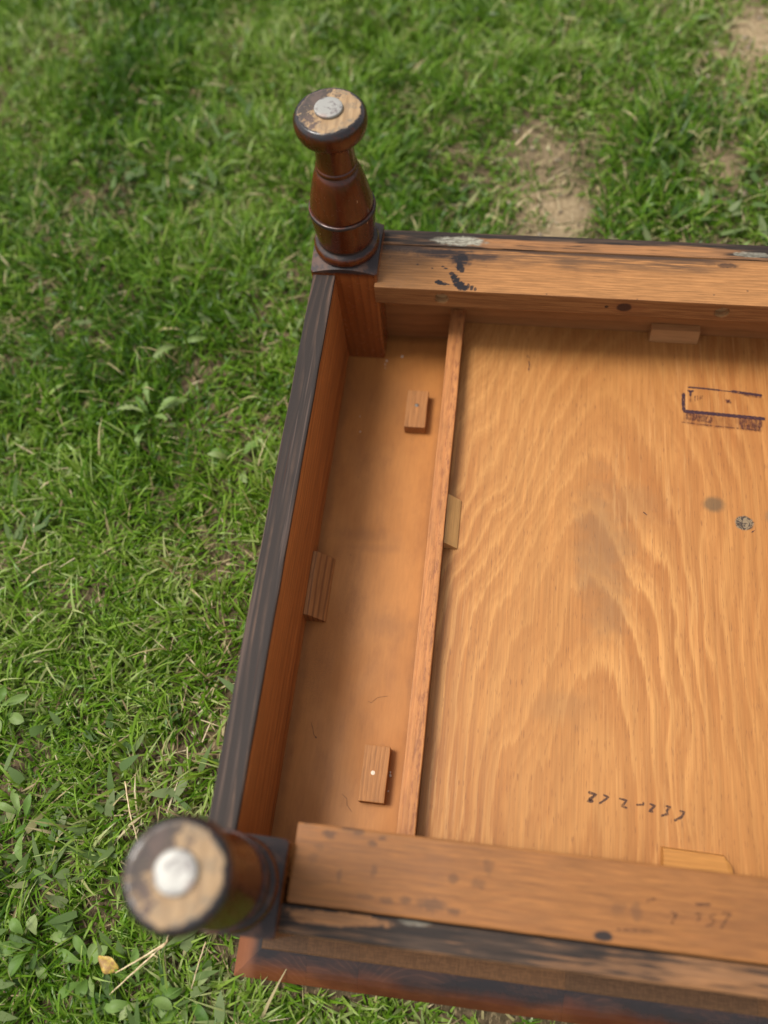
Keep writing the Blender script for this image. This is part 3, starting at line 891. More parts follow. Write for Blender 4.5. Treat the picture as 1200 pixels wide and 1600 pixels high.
# pebbles and crumbs on the worn earth
def pebbles():
    bm = bmesh.new()
    R2 = random.Random(5)
    n = 0
    while n < 420:
        x, y = R2.uniform(-0.5, 0.75), R2.uniform(-0.6, 0.75)
        if under_table(np.array([x]), np.array([y]), 0.02)[0] or R2.random() > float(patches(np.array([x]), np.array([y]))[0]) + 0.012:
            continue
        r = R2.uniform(0.0012, 0.0042)
        g = bmesh.ops.create_icosphere(bm, subdivisions=1, radius=r)
        for v in g['verts']:
            v.co = v.co * R2.uniform(0.75, 1.2)
            v.co.z *= 0.6
            v.co += Vector((x, y, GZ + r * 0.3))
        n += 1
    b = NB('pale_grit')
    nn = b.noise(b.map((1, 1, 1)), 120, 3, 0.6)
    m = b.finish(b.mix(b.rng(nn, 0.35, 0.65), (0.36, 0.30, 0.22), (0.17, 0.125, 0.08)), 0.85, None, 0.2)
    o = link('grit', mesh_of(bm, 'grit'), m, smooth=True)
    o['kind'] = 'stuff'
    o['label'] = 'pale grit and soil crumbs on the worn patches of lawn'

pebbles()


# ------------------------------------------------------------------ the upturned table
def tag(o, label, cat, group=None):
    o['label'] = label
    o['category'] = cat
    if group:
        o['group'] = group
    return o

XL, XR = -0.0198, 0.6798           # outer faces of the side boards
YM = -0.2340                       # the table is symmetrical about this line
XM = 0.3300
def mx(x): return 2 * XM - x
def my(y): return 2 * YM - y

table = bpy.data.objects.new('upturned_table', None)
COL.objects.link(table)
table.empty_display_size = 0.1
tag(table, 'brown wooden side table lying upside down on the lawn with its turned feet up', 'table')
# the table's origin is the corner of its inner floor: parts use table coordinates

def part(name, me, mat, parent=None, smooth=False):
    return link(name, me, mat, parent or table, smooth)

# tabletop: glued boards running front to back, eased edge all round
TX0, TX1, TY0, TY1 = -0.0160, 0.6760, -0.5608, 0.0928
def edge_z(d):
    t = max(0.0, min(1.0, d / 0.0225))
    return -0.0030 - 0.0165 * (1 - t) - 0.0030 * (1 - t) ** 3

def top_board(x0, x1, k):
    xs = [x0]
    if x0 <= TX0 + 1e-6:
        xs += [TX0 + q for q in (0.001, 0.003, 0.006, 0.010, 0.014, 0.018, 0.0224, 0.0232)]
    if x1 >= TX1 - 1e-6:
        xs += [TX1 - q for q in (0.0232, 0.0224, 0.018, 0.014, 0.010, 0.006, 0.003, 0.001)]
    xs.append(x1)
    ys = [TY0 + q for q in (0, 0.001, 0.003, 0.006, 0.010, 0.014, 0.018, 0.0224, 0.0232)]
    ys += [TY0 + (TY1 - TY0) * q for q in (0.2, 0.4, 0.6, 0.8)]
    ys += [TY1 - q for q in (0.0232, 0.0224, 0.018, 0.014, 0.010, 0.006, 0.003, 0.001, 0)]
    bm = bmesh.new()
    gap = 0.00004
    X = [x + (gap if i == 0 and x0 > TX0 + 1e-6 else 0) - (gap if i == len(xs) - 1 and x1 < TX1 - 1e-6 else 0) for i, x in enumerate(xs)]
    sag = 0.00004 * math.sin(k * 2.3)
    rows = []
    for x in X:
        row = []
        for y in ys:
            d = min(x - TX0, TX1 - x, y - TY0, TY1 - y)
            row.append(bm.verts.new((x, y, edge_z(d) + sag)))
        rows.append(row)
    for i in range(len(X) - 1):
        for j in range(len(ys) - 1):
            bm.faces.new((rows[i][j], rows[i + 1][j], rows[i + 1][j + 1], rows[i][j + 1]))
    be = [e for e in bm.edges if e.is_boundary]
    def down(edges, z, inset):
        ex = bmesh.ops.extrude_edge_only(bm, edges=edges)
        vs_ = [g for g in ex['geom'] if isinstance(g, bmesh.types.BMVert)]
        for v in vs_:
            v.co.z = z
            if v.co.y < TY0 + 0.01: v.co.y += inset
            if v.co.y > TY1 - 0.01: v.co.y -= inset
            if x0 <= TX0 + 1e-6 and v.co.x < TX0 + 0.01: v.co.x += inset
            if x1 >= TX1 - 1e-6 and v.co.x > TX1 - 0.01: v.co.x -= inset
        return [g for g in ex['geom'] if isinstance(g, bmesh.types.BMEdge)]
    e1 = down(be, -0.0262, 0.0003)
    e2 = down(e1, -0.0300, 0.0022)
    bmesh.ops.contextual_create(bm, geom=e2)
    me = mesh_of(bm, 'tabletop_board')
    a = me.attributes.new('heart', 'FLOAT', 'POINT')
    hx = (x0 + x1) / 2 + (random.random() - 0.5) * (x1 - x0) * 0.9
    a.data.foreach_set('value', [hx] * len(me.vertices))
    return me

joints = [TX0, 0.040, 0.079, 0.152, 0.2286, 0.288, 0.362, 0.431, 0.498, 0.560, 0.622, TX1]
order = [1, 2, 0, 0, 1, 1, 2, 0, 1, 2, 0]
for k in range(len(joints) - 1):
    part('tabletop_board', top_board(joints[k], joints[k + 1], k), M_TOPS[order[k]], smooth=False)

# thin sprayed panel that lines the inside of the tabletop
part('floor_panel', board_mesh('floor_panel', -0.0005, 0.6605, -0.4895, 0.0215, -0.0028, 0.0, 0.0), M_FLOOR)

# side boards
for (a, b, s) in ((XL, 0.0, 0), (0.66, XR, 3)):
    part('side_board', board_mesh('side_board', a, b, -0.4700, -0.0065, -0.0090 if s == 0 else -0.0090, 0.1200, 0.0012, 60, 1, 0.0003, s + 1), M_SIDE)

# legs: square block with turned foot, glide on top (the foot points up)
FOOT = [(0.0240, 0.1225), (0.0266, 0.1252), (0.0277, 0.1280), (0.0286, 0.1312), (0.0286, 0.1340), (0.0272, 0.1370), (0.0250, 0.1384), (0.0243, 0.1394),
        (0.0245, 0.1412), (0.0255, 0.1480), (0.0266, 0.1570), (0.0276, 0.1660), (0.0281, 0.1712), (0.0283, 0.1732), (0.0279, 0.1746), (0.0268, 0.1750), (0.0262, 0.1747),
        (0.0263, 0.1762), (0.0261, 0.1800), (0.0252, 0.1850), (0.0240, 0.1905), (0.0222, 0.1985), (0.0200, 0.2065), (0.0180, 0.2115), (0.0164, 0.2140),
        (0.0163, 0.2150), (0.0168, 0.2162), (0.0165, 0.2178), (0.0157, 0.2190), (0.0154, 0.2240), (0.0154, 0.2330), (0.0160, 0.2390), (0.0168, 0.2418), (0.0180, 0.2434), (0.0205, 0.2446), (0.0240, 0.2470), (0.0266, 0.2504),
        (0.0276, 0.2540), (0.0280, 0.2574), (0.0277, 0.2606), (0.0267, 0.2632), (0.0252, 0.2648), (0.0235, 0.2656), (0.0150, 0.2659), (0.0, 0.2660)]

def fine(prof, sub=3):
    out = []
    n = len(prof)
    for i in range(n - 1):
        p0, p1, p2, p3 = prof[max(i - 1, 0)], prof[i], prof[i + 1], prof[min(i + 2, n - 1)]
        for s in range(sub):
            t = s / sub
            q = []
            for c in range(2):
                a, b_, c_, d = p0[c], p1[c], p2[c], p3[c]
                m1, m2 = (c_ - a) * 0.35, (d - b_) * 0.35
                q.append((2 * t**3 - 3 * t**2 + 1) * b_ + (t**3 - 2 * t**2 + t) * m1 + (-2 * t**3 + 3 * t**2) * c_ + (t**3 - t**2) * m2)
            out.append((max(q[0], 0.00005), q[1]))
    out.append((0.00005, prof[-1][1]))
    return out

def leg_mesh():
    bm = bmesh.new()
    h = 0.0292
    N = 22
    zt = 0.1285
    def tz(x, y):
        r = math.hypot(x, y)
        return zt - 0.55 * max(0.0, r - 0.0272) ** 1.12 * 1.35
    u = [(-1 + 2 * i / N) for i in range(N + 1)]
    u = [math.copysign(abs(q) ** 0.8, q) * h for q in u]
    top = [[bm.verts.new((a, b, tz(a, b))) for b in u] for a in u]
    for i in range(N):
        for j in range(N):
            bm.faces.new((top[i][j], top[i + 1][j], top[i + 1][j + 1], top[i][j + 1]))
    be = [e for e in bm.edges if e.is_boundary]
    ex = bmesh.ops.extrude_edge_only(bm, edges=be)
    for g in ex['geom']:
        if isinstance(g, bmesh.types.BMVert):
            g.co.z = 0.0003
    e2 = [g for g in ex['geom'] if isinstance(g, bmesh.types.BMEdge)]
    bmesh.ops.contextual_create(bm, geom=e2)
    bmesh.ops.recalc_face_normals(bm, faces=bm.faces)
    vert = [e for e in bm.edges if abs((e.verts[0].co - e.verts[1].co).z) > 0.05 and abs(abs(e.verts[0].co.x) - h) < 1e-5 and abs(abs(e.verts[0].co.y) - h) < 1e-5]
    bmesh.ops.bevel(bm, geom=vert, offset=0.0022, segments=3, profile=0.5, affect='EDGES')
    for f in bm.faces:
        f.smooth = False
    nb = len(bm.faces)
    bm.faces.ensure_lookup_table()
    lathe(bm, fine(FOOT), 0, 0, 64, True, True)
    bm.faces.ensure_lookup_table()
    for f in bm.faces[nb:]:
        f.smooth = True
    return mesh_of(bm, 'leg')

LEG = leg_mesh()
LEG.materials.append(M_LEG)
gb = bmesh.new()
lathe(gb, fine([(0.0100, 0.2656), (0.0106, 0.2664), (0.0108, 0.2674), (0.0105, 0.2682), (0.0097, 0.2686), (0.0050, 0.2687), (0.0, 0.2686)], 2), 0, 0, 40, False, True)
GLIDE = mesh_of(gb, 'glide')
GLIDE.materials.append(M_GLIDE)
for p in GLIDE.polygons:
    p.use_smooth = True

spots = [(0.0070, 0.0222, 0.0), (0.0052, -0.4978, 1.3), (mx(0.0050), 0.0222, 2.2), (mx(0.0035), -0.4995, 4.0)]
for i, (lx, ly, a) in enumerate(spots):
    l = bpy.data.objects.new('leg', LEG)
    COL.objects.link(l)
    l.parent = table
    l.location = (lx, ly, 0)
    if i < 2:
        l.rotation_euler = (0, math.radians(0.9 if i else 0.35), 0)      # this old leg has worked a little loose
    g = bpy.data.objects.new('glide', GLIDE)
    COL.objects.link(g)
    g.parent = l
    g.location = (-0.0004 if i == 0 else 0.0006, 0.0006, 0)
    g.rotation_euler = (0, 0, a)

# back and front: outer strip, wide rail screwed on top of the inner apron
X0, X1 = 0.0346, 0.6254
XB0 = 0.0345                      # the back rail starts a little nearer the post than the front one
XF0 = 0.0385
def both(y0, y1, back):
    return (y0, y1) if back else (my(y1), my(y0))

for back in (True, False):
    y0, y1 = both(0.0380, 0.0550, back)
    part('edge_strip', board_mesh('edge_strip', X0, X1, y0, y1, -0.0027, 0.1130, 0.0016, 50, 0, 0.0004, 5 if back else 8), M_BSTRIP if back else M_FSTRIP)
    y0, y1 = both(0.0220, 0.0376, back)
    part('apron', board_mesh('apron', X0, X1, y0, y1, -0.0026, 0.0910, 0.0005), M_APRON)

# back rail with its screw holes cut in
def holed_rail():
    bm = bmesh.new()
    x0, x1, y0, y1, z0, z1 = XB0, mx(XB0), -0.0115, 0.0372, 0.0918, 0.1126
    holes = [0.0938, 0.3330, 0.5660]
    zc, r, dep, seg = 0.1018, 0.0066, 0.0062, 24
    # front face as a frame round every hole
    bx = [x0]
    for h in holes:
        bx += [h - 0.010, h + 0.010]
    bx.append(x1)
    cells = list(zip(bx, bx[1:]))
    cache = {}
    def V(x, y, z):
        k = (round(x, 6), round(y, 6), round(z, 6))
        if k not in cache:
            cache[k] = bm.verts.new((x, y, z))
        return cache[k]
    for i, (a, b_) in enumerate(cells):
        if i % 2 == 0:
            bm.faces.new((V(a, y0, z0), V(b_, y0, z0), V(b_, y0, z1), V(a, y0, z1)))
        else:
            cx = (a + b_) / 2
            circ, outer, inner, pil = [], [], [], []
            for k in range(seg):
                t = 2 * math.pi * (k + 0.5) / seg
                cxx, czz = math.cos(t), math.sin(t)
                circ.append(V(cx + r * cxx, y0, zc + r * czz))
                inner.append(V(cx + r * 0.97 * cxx, y0 + dep, zc + r * 0.97 * czz))
                pil.append(V(cx + r * 0.35 * cxx, y0 + dep, zc + r * 0.35 * czz))
            cs = [V(a, y0, z0), V(b_, y0, z0), V(b_, y0, z1), V(a, y0, z1)]
            # quadrants: right, top, left, bottom
            def rng_idx(t0, t1):
                return [k for k in range(seg) if t0 <= (2 * math.pi * (k + 0.5) / seg) % (2 * math.pi) < t1]
            q = seg // 8
            idx = lambda s, e: [(k) % seg for k in range(s, e + 1)]
            c1 = idx(-q, q - 0)
            c2 = idx(q, 3 * q)
            c3 = idx(3 * q, 5 * q)
            c4 = idx(5 * q, 7 * q)
            for ids, p, s in ((c1, cs[1], cs[2]), (c2, cs[2], cs[3]), (c3, cs[3], cs[0]), (c4, cs[0], cs[1])):
                bm.faces.new([p, s] + [circ[k] for k in ids[::-1]])
            deep = V(cx, y0 + dep + 0.012, zc)
            for k in range(seg):
                j = (k + 1) % seg
                bm.faces.new((circ[k], circ[j], inner[j], inner[k]))
                bm.faces.new((inner[k], inner[j], pil[j], pil[k]))
                bm.faces.new((pil[k], pil[j], deep))
    top0 = [V(x, y0, z1) for x in bx]
    bot0 = [V(x, y0, z0) for x in bx]
    bm.faces.new(top0 + [V(x1, y1, z1), V(x0, y1, z1)])
    bm.faces.new(bot0[::-1] + [V(x0, y1, z0), V(x1, y1, z0)])
    bm.faces.new((V(x0, y1, z0), V(x0, y1, z1), V(x1, y1, z1), V(x1, y1, z0)))
    bm.faces.new((V(x0, y0, z0), V(x0, y0, z1), V(x0, y1, z1), V(x0, y1, z0)))
    bm.faces.new((V(x1, y0, z0), V(x1, y1, z0), V(x1, y1, z1), V(x1, y0, z1)))
    ed = [e for e in bm.edges if all(abs(v.co.z - z1) < 1e-6 for v in e.verts) and (all(abs(v.co.y - y0) < 1e-6 for v in e.verts) or all(abs(v.co.y - y1) < 1e-6 for v in e.verts))]
    bmesh.ops.recalc_face_normals(bm, faces=bm.faces)
    bmesh.ops.bevel(bm, geom=ed, offset=0.0008, segments=2, profile=0.6, affect='EDGES')
    return mesh_of(bm, 'back_rail')

part('rail', holed_rail(), M_BRAIL)
y0, y1 = both(-0.0115, 0.0372, False)
part('rail', board_mesh('front_rail', XF0, mx(XF0), y0, y1, 0.0918, 0.1126, 0.0016, 40, 0, 0.0003, 11), M_FRAIL)

# dividers and the plywood panel between them
for (a, b) in ((0.0999, 0.1133), (mx(0.1133), mx(0.0999))):
    part('divider', board_mesh('divider', a, b, -0.4898, 0.0218, 0.0002, 0.0471, 0.0009, 50, 1, 0.0003, 14), M_DIV)
ply = part('plywood_panel', board_mesh('plywood_panel', 0.1136, mx(0.1136), -0.4897, 0.0217, 0.0210, 0.0271, 0.0), M_PLY)

# small stop blocks nailed to the compartment floor
def stop_block(x0, x1, y0, y1, h, seed, nail_mat, nx, ny):
    me = board_mesh('stop_block', x0, x1, y0, y1, 0.0003, h, 0.0007, 10, 1, 0.0005, seed)
    o = part('stop_block', me, M_BLOCK)
    bm = bmesh.new()
    lathe(bm, [(0.0019, h - 0.0004), (0.0019, h + 0.0003), (0.0014, h + 0.0005)], nx, ny, 14, False, True)
    part('nail', mesh_of(bm, 'nail'), nail_mat, o, True)
    return o

stop_block(0.0648, 0.0848, -0.0910, -0.0500, 0.0120, 21, M_NAIL, 0.0748, -0.0668)
stop_block(0.0655, 0.0860, -0.4288, -0.3857, 0.0120, 24, M_NAILW, 0.0745, -0.4070)
stop_block(mx(0.0848), mx(0.0648), -0.0910, -0.0500, 0.0120, 27, M_NAIL, mx(0.0748), -0.0668)
stop_block(mx(0.0860), mx(0.0655), -0.4288, -0.3857, 0.0120, 29, M_NAILW, mx(0.0745), -0.4070)

# corner glue blocks
g = part('glue_block', prism_mesh('glue_block', [(0.0002, 0.0002), (0.0176, 0.0002), (0.0168, 0.0030), (0.0040, 0.0170), (0.0002, 0.0185)], 'y', -0.2850, -0.2265), M_RIDGE)
g['label'] = 'sawn ridged glue block against the side board'
part('glue_block', prism_mesh('glue_block', [(0.1136, 0.0273), (0.1255, 0.0273), (0.1250, 0.0290), (0.1150, 0.0392), (0.1136, 0.0400)], 'y', -0.2180, -0.1720), wood('straw_glue_block', (0.520, 0.290, 0.105), (0.400, 0.200, 0.065), 'y', 170, 0.6, 9.2, 0.3, 0.5, bump=0.25))
part('glue_block', prism_mesh('glue_block', [(0.0217, 0.0273), (0.0106, 0.0273), (0.0110, 0.0300), (0.0150, 0.0400), (0.0217, 0.0410)], 'x', 0.2880, 0.3325), M_PALEBLOCK)
def front_block():
    bm = bmesh.new()
    lo = [(0.2890, -0.4896), (0.3460, -0.4896), (0.3395, -0.4450), (0.3345, -0.4385), (0.2905, -0.4375)]
    hi = [(0.2895, -0.4896), (0.3450, -0.4896), (0.3380, -0.4460), (0.3330, -0.4400), (0.2910, -0.4392)]
    A = [bm.verts.new((x, y, 0.0273)) for x, y in lo]
    B = [bm.verts.new((x, y, 0.0400 if y < -0.48 else 0.0335)) for x, y in hi]
    bm.faces.new(A[::-1]); bm.faces.new(B)
    for i in range(5):
        j = (i + 1) % 5
        bm.faces.new((A[i], A[j], B[j], B[i]))
    return mesh_of(bm, 'glue_block')
part('glue_block', front_block(), M_DARKBLOCK)

# ------------------------------------------------------------------ writing and marks
ZP = 0.0271 + 0.00018
ZR = 0.1126 + 0.0004
def strokes(name, polys, width, z, mat, parent, wob=0.15):
    bm = bmesh.new()
    for i, p in enumerate(polys):
        w = width[i] if isinstance(width, (list, tuple)) else width
        ribbon(bm, p, w, z + i * 0.000012, wob)
    return part(name, mesh_of(bm, name), mat, parent)

STAMP = [[(0.3225, -0.038), (0.3369, -0.0385), (0.3513, -0.0394)], [(0.3512, -0.0396), (0.361, -0.0401)], [(0.361, -0.0398), (0.3737, -0.041), (0.3879, -0.0423)],
         [(0.3186, -0.0446), (0.318, -0.0549), (0.3183, -0.0644)], [(0.3176, -0.0644), (0.347, -0.0654), (0.3656, -0.0662), (0.3888, -0.0672)],
         [(0.322, -0.0421), (0.3281, -0.0421)], [(0.3234, -0.0430), (0.3266, -0.0432)], [(0.3248, -0.0424), (0.3245, -0.0480)]]
strokes('stamp', STAMP, [0.0017, 0.0010, 0.0028, 0.0030, 0.0036, 0.0017, 0.0020, 0.0019], ZP, M_INK, ply, 0.12)
FADED = [[(0.3157, -0.0761), (0.3465, -0.0782), (0.3649, -0.0788), (0.3835, -0.08)], [(0.3246, -0.0480), (0.3242, -0.0544)],
         [(0.3286, -0.0472), (0.3284, -0.0532)], [(0.3309, -0.047), (0.3307, -0.0521)], [(0.3286, -0.0474), (0.3311, -0.0474)],
         [(0.3332, -0.0468), (0.333, -0.0514)], [(0.3332, -0.0471), (0.3358, -0.0473)], [(0.3331, -0.0491), (0.335, -0.0493)],
         [(0.3545, -0.0494), (0.3603, -0.0525)], [(0.3590, -0.0490), (0.3560, -0.0530)], [(0.3195, -0.0695), (0.3430, -0.0722)], [(0.3660, -0.0715), (0.3860, -0.0725)],
         [(0.3670, -0.0765), (0.3840, -0.0778)], [(0.3700, -0.0425), (0.3870, -0.0445)]]
strokes('stamp_wash', [[(0.3178, -0.0718), (0.3475, -0.0738), (0.3862, -0.0752)]], [0.0125], ZP + 0.0001, make_ink('stamp_wash', (0.16, 0.050, 0.020), 0.25, 0.75, 0.34, True), ply, 0.05)
strokes('faded_stamp', FADED, [0.0012, 0.0013, 0.0012, 0.0011, 0.0009, 0.0011, 0.0009, 0.0009, 0.0026, 0.0022, 0.0070, 0.0090, 0.0050, 0.0024], ZP + 0.0002, M_INKF, ply, 0.1)

PLYW = [[(0.2384, -0.4054), (0.2439, -0.4067), (0.2381, -0.4119), (0.2424, -0.4115)], [(0.2493, -0.4061), (0.2533, -0.4076), (0.2463, -0.4129)],
        [(0.261, -0.4075), (0.2665, -0.4084), (0.263, -0.413), (0.2669, -0.4137)], [(0.2734, -0.4107), (0.2785, -0.4101), (0.2787, -0.4081)],
        [(0.2831, -0.4089), (0.287, -0.41), (0.2827, -0.4142), (0.2857, -0.4142)], [(0.2947, -0.4091), (0.2981, -0.4095), (0.2954, -0.4124), (0.2961, -0.4146), (0.2911, -0.4166)],
        [(0.3046, -0.4114), (0.308, -0.4121), (0.306, -0.4157), (0.3006, -0.4189)]]
strokes('handwriting', PLYW, [0.0022, 0.0015, 0.0016, 0.0014, 0.0017, 0.0017, 0.0018], ZP, M_PEN, ply)
RAILW = [[(0.2766, -0.4825), (0.2797, -0.484), (0.2768, -0.4896)], [(0.2806, -0.4828), (0.2784, -0.4863)], [(0.2912, -0.4823), (0.2954, -0.4818), (0.2917, -0.4868)],
         [(0.3034, -0.4808), (0.2995, -0.4827), (0.3025, -0.4845), (0.3008, -0.4872), (0.297, -0.4883)], [(0.3072, -0.4797), (0.3122, -0.4794), (0.306, -0.4887)],
         [(0.2913, -0.4769), (0.3005, -0.4761)], [(0.2621, -0.4785), (0.2675, -0.4764)], [(0.2443, -0.4963), (0.2542, -0.4957), (0.2657, -0.4953)]]
strokes('handwriting', RAILW, [0.0012, 0.0010, 0.0012, 0.0013, 0.0014, 0.0016, 0.0012, 0.0012], ZR, M_PENF, table)
SQ = [[(0.1753, -0.0128), (0.1768, -0.0160)], [(0.1766, -0.0190), (0.1779, -0.0240), (0.1770, -0.0309)], [(0.2811, -0.169), (0.2843, -0.1717)], [(0.37, -0.1804), (0.3727, -0.1784)]]
for q, w in zip(SQ, [0.0006, 0.0008, 0.0010, 0.0008]):
    strokes('pen_mark', [q], w, ZP + 0.0001, M_INK, ply, 0.3)

HAIRS = [[(0.0176, -0.3707), (0.0200, -0.3760), (0.0212, -0.3800), (0.0236, -0.3831)], [(0.0509, -0.4241), (0.0552, -0.4270), (0.0560, -0.4320), (0.0606, -0.4366)],
         [(0.0622, -0.3488), (0.0650, -0.3500), (0.0700, -0.3450), (0.0782, -0.343)], [(0.0298, -0.2206), (0.0309, -0.2209)], [(0.0230, -0.3820), (0.0242, -0.3832)]]
for q, w in zip(HAIRS, [0.0004, 0.0004, 0.0003, 0.0008, 0.0014]):
    strokes('dust_hair', [q], w, 0.0003, M_HAIR, table, 0.2)

# crumbs of old glue and a splinter at the leg end
bm = bmesh.new()
for (x, y, z, r) in ((0.0385, -0.0100, 0.0007, 0.0010), (0.0375, -0.0140, 0.0007, 0.0008), (0.0535, -0.0035, 0.0008, 0.0014), (0.0380, -0.0185, 0.0006, 0.0006),
                     (0.0225, -0.0930, 0.0006, 0.0008), (0.0200, -0.0760, 0.0006, 0.0005), (0.0872, -0.4035, 0.0007, 0.0009), (0.0876, -0.4062, 0.0008, 0.0012), (0.0871, -0.4180, 0.0007, 0.0007)):
    gq = bmesh.ops.create_icosphere(bm, subdivisions=1, radius=r)
    for v in gq['verts']:
        v.co = Vector((v.co.x * random.uniform(0.6, 1.3), v.co.y * random.uniform(0.6, 1.5), v.co.z * 0.5)) + Vector((x, y, z - 0.0004))
cr = part('glue_crumbs', mesh_of(bm, 'glue_crumbs'), M_GLUE, table, True)
cr['kind'] = 'stuff'


# ------------------------------------------------------------------ weeds, straw and a fallen leaf
M_WEED = make_blade_mat('weed_leaf', [(0.0, (0.060, 0.130, 0.018)), (0.5, (0.120, 0.205, 0.040)), (1.0, (0.220, 0.270, 0.105))], 0.2, 0.48)

def leaf_mesh(L, W, arch, wav, tint, spoon=0.5, teeth=0.0, R=random):
    """one broad leaf lying outward along +x, with a raised midrib fold and a wavy rim"""
    nu, nv = 10, 4
    bm = bmesh.new()
    rows = []
    ph = R.uniform(0, 6)
    for i in range(nu + 1):
        t = i / nu
        w = W * 0.5 * (0.16 + 0.84 * math.sin(math.pi * min(1.0, t ** (0.7 + spoon))) ** 0.75) if t < 0.999 else W * 0.03
        if teeth:
            w *= 1 + teeth * math.sin(t * 26 + ph)
        z0 = arch * math.sin(math.pi * t * 0.8) * L - 0.10 * L * t * t
        row = []
        for j in range(nv + 1):
            s = -1 + 2 * j / nv
            z = z0 + abs(s) * w * 0.28 + wav * math.sin(t * 9 + s * 2 + ph) * w * abs(s)
            row.append(bm.verts.new((t * L, s * w, z)))
        rows.append(row)
    for a, b in zip(rows, rows[1:]):
        for j in range(nv):
            bm.faces.new((a[j], b[j], b[j + 1], a[j + 1]))
    me = bpy.data.meshes.new('leaf')
    bm.to_mesh(me); bm.free()
    at = me.attributes.new('tint', 'FLOAT', 'POINT')
    at.data.foreach_set('value', [tint] * len(me.vertices))
    me.materials.append(M_WEED)
    for p in me.polygons:
        p.use_smooth = True
    return me

def weed(x, y, n, L, W, label, cat='weed', seed=1, spoon=0.5, teeth=0.0, lift=0.018, arc=(0, 6.283), tone=0.5):
    R = random.Random(seed)
    root = bpy.data.objects.new('broadleaf_weed', None)
    COL.objects.link(root)
    root.location = (x, y, GZ + 0.002)
    tag(root, label, cat, 'broad leaved weeds in the lawn')
    L, W, lift = L * 0.66, W * 0.60, lift * 0.62
    for i in range(n):
        l = L * R.uniform(0.6, 1.15)
        me = leaf_mesh(l, W * R.uniform(0.8, 1.15), R.uniform(0.10, 0.28), R.uniform(0.05, 0.2), max(0, min(1, R.gauss(tone, 0.22))), spoon, teeth, R)
        o = bpy.data.objects.new('leaf', me)
        COL.objects.link(o)
        o.parent = root
        a = arc[0] + (arc[1] - arc[0]) * (i + R.uniform(-0.55, 0.55)) / n
        o.rotation_euler = (R.uniform(-0.5, 0.5), R.uniform(-0.45, 0.15), a + R.uniform(-0.4, 0.4))
        q = R.uniform(0.002, 0.014)
        o.location = (q * math.cos(a), q * math.sin(a), lift * R.uniform(0.5, 1.25))

weed(-0.196, -0.078, 8, 0.052, 0.012, 'pale jagged weed rosette in the grass beside the middle of the dark side board', 'weed', 3, 0.35, 0.30, 0.022, tone=0.72)
weed(-0.187, 0.012, 4, 0.044, 0.010, 'narrow upright weed with long pale leaves beyond the jagged rosette', 'weed', 5, 0.3, 0.1, 0.026, tone=0.7)
weed(-0.262, -0.385, 8, 0.040, 0.015, 'round spoon leaved weed at the picture edge level with the lower side board', 'weed', 8, 0.95, 0, 0.022, tone=0.55)
weed(-0.176, -0.556, 7, 0.036, 0.017, 'cluster of broad oval weed leaves below the foot with the big round end', 'weed', 12, 0.7, 0, 0.018, tone=0.55)
weed(-0.128, -0.570, 8, 0.034, 0.015, 'oval leaved weed beside the small yellow fallen leaf', 'weed', 14, 0.75, 0, 0.018, tone=0.5)
weed(-0.080, -0.583, 7, 0.034, 0.013, 'weed with soft oval leaves under the forked dry straw', 'weed', 17, 0.7, 0, 0.018, tone=0.6)
weed(-0.050, -0.580, 5, 0.034, 0.012, 'small leafy weed near the corner of the tabletop', 'weed', 19, 0.6, 0, 0.016, tone=0.6)
weed(-0.100, -0.118, 5, 0.034, 0.013, 'dull weed with broad flat leaves close against the dark side board', 'weed', 29, 0.6, 0.08, 0.012, tone=0.6)
weed(-0.210, -0.470, 6, 0.034, 0.012, 'fresh green weed with upright leaves between two grass tufts near the big foot', 'weed', 41, 0.6, 0, 0.022, tone=0.45)

M_STRAW = NB('dry_straw')
_n = M_STRAW.noise(M_STRAW.map((1, 1, 1)), 240, 3, 0.6)
M_STRAW = M_STRAW.finish(M_STRAW.mix(M_STRAW.rng(_n, 0.35, 0.65), (0.58, 0.47, 0.28), (0.40, 0.29, 0.15)), 0.55)

def tube_poly(bm, pts, r, seg=7):
    P = [Vector(p) for p in pts]
    rings = []
    for i, p in enumerate(P):
        t = (P[min(i + 1, len(P) - 1)] - P[max(i - 1, 0)]).normalized()
        u = t.orthogonal().normalized()
        w = t.cross(u)
        rr = r * (1.0 - 0.45 * i / (len(P) - 1))
        rings.append([bm.verts.new(p + (u * math.cos(2 * math.pi * k / seg) + w * math.sin(2 * math.pi * k / seg)) * rr) for k in range(seg)])
    for a, b in zip(rings, rings[1:]):
        for k in range(seg):
            j = (k + 1) % seg
            bm.faces.new((a[k], a[j], b[j], b[k]))
    bm.faces.new(rings[0][::-1]); bm.faces.new(rings[-1])

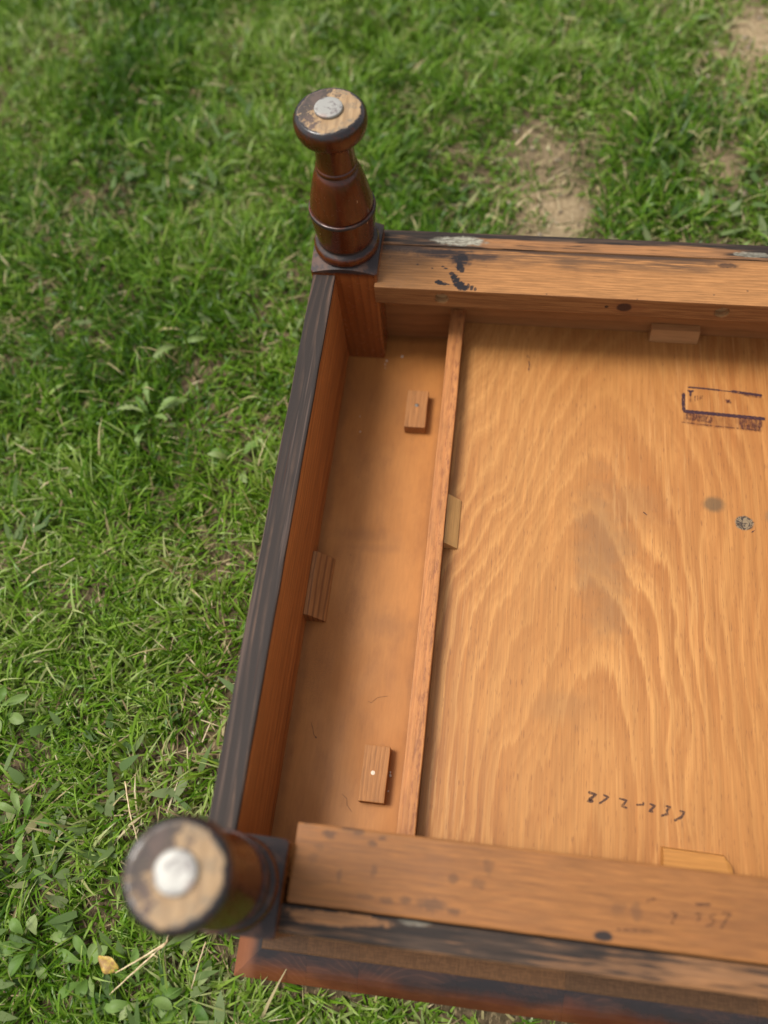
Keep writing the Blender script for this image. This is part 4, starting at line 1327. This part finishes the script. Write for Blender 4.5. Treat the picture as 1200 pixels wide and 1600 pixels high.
def straw(name, stems, r, label, cat='straw', z=-0.008):
    bm = bmesh.new()
    for pts in stems:
        Q = []
        for a, b in zip(pts, pts[1:]):
            for i in range(6):
                t = i / 6
                Q.append((a[0] + (b[0] - a[0]) * t + 0.0002 * math.sin(i * 2.1 + a[0] * 300), a[1] + (b[1] - a[1]) * t, z + (a[2] if len(a) > 2 else 0) * (1 - t) + (b[2] if len(b) > 2 else 0) * t))
        e = pts[-1]
        Q.append((e[0], e[1], z + (e[2] if len(e) > 2 else 0)))
        tube_poly(bm, Q, r)
    o = link(name, mesh_of(bm, name), M_STRAW, None, True)
    tag(o, label, cat)
    return o

straw('dry_straw', [[(-0.0668, -0.5440, 0.004), (-0.0840, -0.5620, 0.001), (-0.1042, -0.5835, -0.004)], [(-0.0668, -0.5440, 0.004), (-0.0860, -0.5580, 0.002), (-0.1030, -0.5690, -0.003)],
                    [(-0.0668, -0.5440, 0.004), (-0.0670, -0.5380, 0.003)]], 0.0009, 'forked pale dry straw lying on the weeds below the near foot')
straw('dry_straw', [[(-0.0375, -0.5400, 0.003), (-0.0400, -0.5560, 0.003), (-0.0425, -0.5720, 0.0)]], 0.0006, 'thin single dry stalk in the grass between the near foot and tabletop corner')
straw('dry_straw', [[(0.1500, 0.3020, 0.0), (0.1700, 0.3290, 0.003)]], 0.0015, 'short thick pale stick on the worn earth beyond the back rail', 'stick')
straw('dry_straw', [[(-0.1290, -0.4330, 0.0), (-0.1180, -0.4560, 0.004), (-0.1020, -0.4860, 0.0)]], 0.0008, 'brownish dry stem slanting down to the rim of the near foot')

def fallen_leaf():
    b = NB('yellow_leaf')
    nn = b.noise(b.map((1, 1, 1)), 260, 3, 0.6)
    m = b.finish(b.mix(b.rng(nn, 0.4, 0.62), (0.44, 0.31, 0.055), (0.26, 0.15, 0.045)), 0.55)
    me = leaf_mesh(0.019, 0.012, 0.10, 0.2, 0.5, 0.5, 0.0, random.Random(6))
    me.materials.clear()
    o = link('fallen_leaf', me, m, None, True)
    o.location = (-0.120, -0.560, -0.014)
    o.rotation_euler = (0.35, 0.1, -0.4)
    sol = o.modifiers.new('thickness', 'SOLIDIFY')
    sol.thickness = 0.0003
    tag(o, 'small yellow fallen leaf in the grass near the forked straw', 'leaf')
fallen_leaf()
